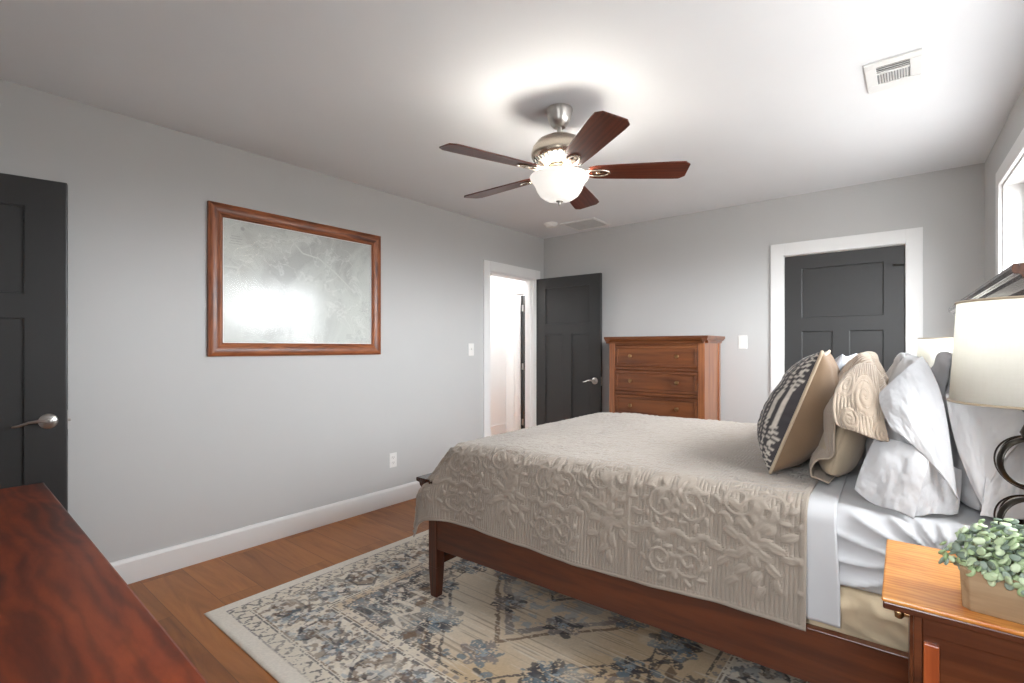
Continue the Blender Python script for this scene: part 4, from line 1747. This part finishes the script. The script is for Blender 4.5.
# ------------------------------------------------------------------ long dresser in the near corner
DX0, DX1, DY0, DY1, DZ = -2.06, -0.50, -.27, .256, .85
dr = thing('dresser', 'reddish brown wooden dresser top in the near corner of the room', 'dresser', (DX0, DY0, 0), 0)
dw, dd = DX1 - DX0, DY1 - DY0
# the front edge runs very slightly out of square
top = MB().prism([(0, 0), (dw, -.0), (dw, dd - .027), (0, dd)], 'z', DZ - .026, DZ)
top.build('top', M['dresser'], dr, .004)
mb = MB().box(.03, dw - .03, .01, dd - .065, .08, DZ - .026)
mb.build('carcass', M['dresser'], dr, .003)
for x0 in (.03, dw - .09):
    for y0 in (.012, dd - .11):
        MB().frustum((x0 + .012, x0 + .048, y0 + .008, y0 + .044, 0), (x0, x0 + .06, y0, y0 + .055, .085)).build('leg', M['dresser'], dr, .003)
for r_ in range(3):
    for c_ in range(2):
        x0 = .05 + c_ * (dw - .10) / 2 + .01
        x1 = .05 + (c_ + 1) * (dw - .10) / 2 - .01
        z0 = .11 + r_ * .235
        drawer_front(dr, x0, x1, z0, z0 + .215, dd - .044, 1, M['dresser'], (x0 + .16, x1 - .16))

# ------------------------------------------------------------------ framed chart
PY0, PY1, PZ0, PZ1 = 1.114, 2.330, 1.210, 2.135
fr = thing('framed_chart', 'oak framed pale survey chart under glass on the grey left wall', 'picture', (XL, (PY0 + PY1) / 2, PZ0))
hw, hh, fwid = (PY1 - PY0) / 2, PZ1 - PZ0, .082


def fprof(d):
    # (distance inwards from the outer edge, stand-off from the wall)
    return [(0, .002), (0, .022), (.010, .028), (.030, .030), (.052, .026), (.062, .020), (.072, .022), (.080, .016), (.082, .010), (.082, .002)]


for sgn in (-1, 1):
    mb = MB()
    vs, n = [], len(fprof(0))
    for e in (0, 1):
        for q, t in fprof(0):
            z = (0 + q) if e == 0 else (hh - q)
            vs.append((t, sgn * (hw - q), z))
    mb.add(vs, [(i, i + 1, n + i + 1, n + i) for i in range(n - 1)] + [(n - 1, 0, n, 2 * n - 1)])
    mb.build('frame_side', M['frame_z'], fr, smooth=True)
for e in (0, 1):
    mb = MB()
    vs = []
    for sgn in (-1, 1):
        for q, t in fprof(0):
            z = q if e == 0 else hh - q
            vs.append((t, sgn * (hw - q), z))
    mb.add(vs, [(i, i + 1, n + i + 1, n + i) for i in range(n - 1)] + [(n - 1, 0, n, 2 * n - 1)])
    mb.build('frame_rail', M['frame_y'], fr, smooth=True)
pt = MB().box(.003, .006, -hw + .07, hw - .07, .07, hh - .07).build('chart_print', M['map'], fr)
# faint printed blocks, compass mark, legend and pale rivers on the sheet
M['ink'] = paint('chart_ink', lin(176, 178, 176), .7)
lines = [(-.45, .74, .05, .004), (-.45, .725, .07, .004), (-.45, .71, .06, .003), (-.45, .695, .08, .003)]
for y, z in ((.47, .40), (.47, .36), (.34, .15), (.46, .12), (.38, .09)):
    lines += [(y - .003 * (k % 3), z - k * .008, .05 - .006 * (k % 3), .002) for k in range(5)]
for y, z, a, b in lines:
    MB().box(.0061, .0063, y - a / 2, y + a / 2, z, z + b).build('printed_line', M['ink'], pt)
MB().lathe([(0, 0), (.012, 0), (.012, .0003), (0, .0003)], 16, (.0061, -.41, .795), Matrix.Rotation(R(90), 4, 'Y'), caps=False).build('compass_mark', M['ink'], pt)
M['pale_ink'] = paint('chart_pale_ink', lin(213, 217, 211), .7)
for pts, wd_ in (([(-.53, .55), (-.44, .55), (-.42, .46), (-.28, .36), (-.15, .27), (-.05, .30), (.1, .28)], .010),
                 ([(-.53, .2), (-.40, .2), (-.30, .10), (-.2, .08)], .008),
                 ([(-.10, .78), (-.02, .70), (.10, .68), (.22, .60), (.34, .50)], .010),
                 ([(-.15, .27), (-.12, .40), (-.20, .50)], .006)):
    rv = MB()
    for p, q in zip(pts[:-1], pts[1:]):
        d = Vector((q[0] - p[0], q[1] - p[1]))
        nn = Vector((-d.y, d.x)).normalized() * wd_ / 2
        vs = [(.0064, p[0] - nn.x, p[1] - nn.y), (.0064, q[0] - nn.x, q[1] - nn.y), (.0064, q[0] + nn.x, q[1] + nn.y), (.0064, p[0] + nn.x, p[1] + nn.y)]
        rv.add(vs, [(0, 1, 2, 3)])
    rv.build('river_line', M['pale_ink'], pt)
MB().box(.0080, .0092, -hw + .075, hw - .075, .075, hh - .075).build('glass', M['pic_glass'], fr)
mb = MB()
for a, b, c_, d_ in ((-hw + .08, hw - .08, .08, .086), (-hw + .08, hw - .08, hh - .086, hh - .08), (-hw + .08, -hw + .086, .08, hh - .08), (hw - .086, hw - .08, .08, hh - .08)):
    mb.box(.0094, .012, a, b, c_, d_)
mb.build('inner_fillet', M['white'], fr)

# ------------------------------------------------------------------ ceiling fan
FX, FY = -1.43, 2.134
fan = thing('ceiling_fan', 'five blade cherry ceiling fan with a lit white glass bowl', 'ceiling fan', (FX, FY, 0))
MB().lathe([(0, H), (.068, H), (.070, H - .008), (.066, H - .02), (.058, H - .055), (.044, H - .082), (.03, H - .095), (0, H - .097)], 40, caps=False).build('ceiling_mount', M['nickel'], fan, smooth=True)
MB().lathe([(.0125, H - .09), (.0125, 2.345)], 20).lathe([(.022, 2.375), (.024, 2.36), (.024, 2.34)], 20).build('downrod', M['nickel'], fan, smooth=True)
mt = MB().lathe([(0, 2.362), (.035, 2.362), (.075, 2.352), (.115, 2.33), (.138, 2.30), (.146, 2.27), (.145, 2.252), (.132, 2.236), (.108, 2.222), (.085, 2.214), (.07, 2.205), (0, 2.2)], 56, caps=False).build('motor_housing', M['nickel_warm'], fan, smooth=True)
vt = MB()
for k in range(30):
    a = 2 * math.pi * k / 30
    ca, sa = math.cos(a), math.sin(a)
    mx = Matrix.Rotation(a, 4, 'Z')
    m2 = mx @ Matrix.Translation((.122, 0, 2.2285)) @ Matrix.Rotation(R(-29), 4, 'Y')
    vt.box(-.012, .014, -.0035, .0035, -.003, .0005, m2)
vt.build('vent_slots', M['slot'], mt)
# blades
BZ = 2.170
rot0 = 36.0


def blade_mesh():
    mb = MB()
    # outline (x along the blade)
    up = [(.150, .044), (.185, .058), (.30, .066), (.45, .073), (.585, .079), (.625, .078), (.652, .054)]
    out = up + [(x, -y) for x, y in reversed(up)]
    n = len(out)
    vs = [(x, y, -.0035) for x, y in out] + [(x, y, .0035) for x, y in out]
    mb.add(vs, [tuple(range(n - 1, -1, -1)), tuple(range(n, 2 * n))] + [(i, (i + 1) % n, n + (i + 1) % n, n + i) for i in range(n)])
    return mb


for k in range(5):
    a = R(rot0 + 72 * k - .6)
    b = blade_mesh().build('blade', M['blade'], fan, .0015)
    b.matrix_local = Matrix.Translation((0, 0, BZ)) @ Matrix.Rotation(a, 4, 'Z') @ Matrix.Rotation(R(-11), 4, 'X')
    ir = MB()
    loop = []
    for q in range(28):
        t = 2 * math.pi * q / 28
        loop.append((.20 + .048 * math.cos(t) * (1.15 if math.cos(t) > 0 else 1.3), .028 * math.sin(t), -.007))
    ir.tube(loop, .006, 8, closed=True, flat=.7)
    ir.tube([(.085, .012, .012), (.12, .016, .004), (.15, .02, -.005)], .006, 8).tube([(.085, -.012, .012), (.12, -.016, .004), (.15, -.02, -.005)], .006, 8)
    ir.lathe([(0, -.013), (.012, -.012), (.014, -.004), (0, -.004)], 16, (.20, 0, 0), caps=False)
    ir.box(.17, .235, -.007, .007, -.008, -.0036)
    ir.build('blade_bracket', M['nickel_warm'], b, smooth=True)
# light kit
MB().lathe([(0, 2.2), (.06, 2.2), (.064, 2.192), (.066, 2.182), (.05, 2.176), (0, 2.174)], 40, caps=False).build('light_fitter', M['nickel_warm'], fan, smooth=True)
bw = MB().lathe([(.146, 2.150), (.150, 2.146), (.144, 2.136), (.132, 2.122), (.122, 2.104), (.113, 2.080), (.097, 2.056), (.072, 2.038), (.04, 2.028), (.012, 2.025)], 56, caps=False)
bo = bw.build('glass_bowl', M['bowl'], fan, smooth='all')
m = bo.modifiers.new('thickness', 'SOLIDIFY')
m.thickness = .004
m.offset = 1
MB().lathe([(0, 2.03), (.022, 2.028), (.02, 2.02), (.009, 2.014), (.006, 2.004), (.004, 2.0), (0, 1.998)], 24, caps=False).tube([(0, 0, 2.18), (0, 0, 2.02)], .004, 8).build('finial', M['nickel'], fan, smooth=True)
for k in range(3):
    a = R(20 + 120 * k)
    MB().lathe([(0, 2.178), (.012, 2.176), (.014, 2.15), (.022, 2.13), (.02, 2.108), (0, 2.098)], 16, (.055 * math.cos(a), .055 * math.sin(a), 0), caps=False).build('bulb', M['bowl'], fan, smooth='all')
    point('fan_bulb_light', (FX + .088 * math.cos(a + .5), FY + .088 * math.sin(a + .5), 2.118), 5.2, .05, (1.0, .95, .87))

# ------------------------------------------------------------------ small ceiling and wall fittings
# supply register
v = thing('ceiling_vent', 'white supply vent with dark louvres on the ceiling above the window side', 'vent', (-.175, 2.643, H))
vw, vd = .20, .30
mb = MB()
i0x, i1x, i0y, i1y = .042, .158, .045, .225
for a, b, c_, d_ in ((0, vw, 0, i0y), (0, vw, i1y, vd), (0, i0x, i0y, i1y), (i1x, vw, i0y, i1y), (i0x, i1x, .108, .122)):
    mb.box(a, b, c_, d_, -.010, -.0005)
mb.build('vent_frame', M['white'], v, .003)
mb = MB().box(i0x, i1x, i0y, i1y, -.0045, -.0005)
mb.build('duct_opening', M['duct'], v)
mb = MB()
for k in range(11):
    x = i0x + .006 + k * (i1x - i0x - .008) / 11
    mx = Matrix.Translation((x + .003, 0, -.006)) @ Matrix.Rotation(R(35), 4, 'Y')
    mb.box(-.0032, .0032, .122, i1y, -.0008, .0008, mx)
for k in range(3):
    yv = i0y + .010 + k * .018
    mx = Matrix.Translation((0, yv, -.006)) @ Matrix.Rotation(R(40), 4, 'X')
    mb.box(i0x, i1x, -.006, .006, -.0008, .0008, mx)
mb.build('louvre', M['white'], v)
# return grille
v = thing('return_grille', 'flat white return air grille on the ceiling by the smoke detector', 'vent', (-2.735, 4.09, H))
gw, gd = .385, .35
mb = MB()
for a, b, c_, d_ in ((0, gw, 0, .028), (0, gw, gd - .028, gd), (0, .028, .028, gd - .028), (gw - .028, gw, .028, gd - .028)):
    mb.box(a, b, c_, d_, -.012, -.0005)
mb.build('grille_frame', M['white'], v, .003)
mb = MB().box(.028, gw - .028, .028, gd - .028, -.003, -.0005)
for k in range(22):
    y = .034 + k * (gd - .07) / 21
    mb.box(.028, gw - .028, y - .0035, y + .0035, -.010, -.003)
mb.box(gw / 2 - .004, gw / 2 + .004, .028, gd - .028, -.011, -.003)
mb.build('grille_slats', paint('grille_grey', lin(206, 206, 206), .5), v)
# smoke detector
v = thing('smoke_detector', 'round white smoke detector on the ceiling beside the return grille', 'smoke detector', (-2.80, 4.03, H))
MB().lathe([(0, -.0005), (.067, -.0005), (.067, -.014), (.062, -.018), (0, -.018)], 36, caps=False).build('base', M['white2'], v, smooth=True)
MB().lathe([(0, -.018), (.055, -.018), (.053, -.030), (.044, -.038), (.02, -.041), (0, -.041)], 36, caps=False).build('cover', M['white2'], v, smooth=True)
# hall alarm
v = thing('wall_alarm', 'round white alarm on the hall wall seen through the open doorway', 'alarm', (HX, 4.93, 2.36))
MB().lathe([(0, 0), (.075, 0), (.075, .02), (.065, .04), (0, .045)], 32, (0, 0, 0), Matrix.Rotation(R(90), 4, 'Y'), caps=False).build('cover', M['white2'], v, smooth=True)


def plate(name, label, cat, mtx, kind):
    """wall plate lying in local XZ, facing local -Y"""
    o = thing(name, label, cat)
    MB().box(-.036, .036, -.006, -.0005, -.058, .058).build('plate', M['white2'], o, .003)
    if kind == 'switch':
        MB().box(-.005, .005, -.016, -.006, -.004, .012).box(-.007, .007, -.0075, -.006, -.014, .014).build('toggle', M['white2'], o, .001)
    else:
        for z in (-.021, .021):
            f = MB().lathe([(0, 0), (.0165, 0), (.0165, .002), (0, .002)], 20, (0, -.006, z), Matrix.Rotation(R(90), 4, 'X'), caps=False).build('socket', M['white2'], o)
            MB().box(-.0075, -.0055, -.0086, -.0079, z - .002, z + .008).box(.0055, .0075, -.0086, -.0079, z - .002, z + .008).box(-.002, .002, -.0086, -.0079, z - .011, z - .007).build('slot', M['slot'], f)
    o.matrix_world = mtx
    return o


LW = Matrix.Rotation(R(90), 4, 'Z')
plate('light_switch', 'white light switch on the left wall beside the open doorway', 'light switch', Matrix.Translation((XL, 3.364, 1.245)) @ LW, 'switch')
plate('light_switch', 'white light switch on the far wall between chest and shut door', 'light switch', Matrix.Translation((-1.15, YB, 1.31)), 'switch')
plate('power_outlet', 'white power outlet low on the left wall above the baseboard', 'outlet', Matrix.Translation((XL, 2.46, .356)) @ LW, 'outlet')
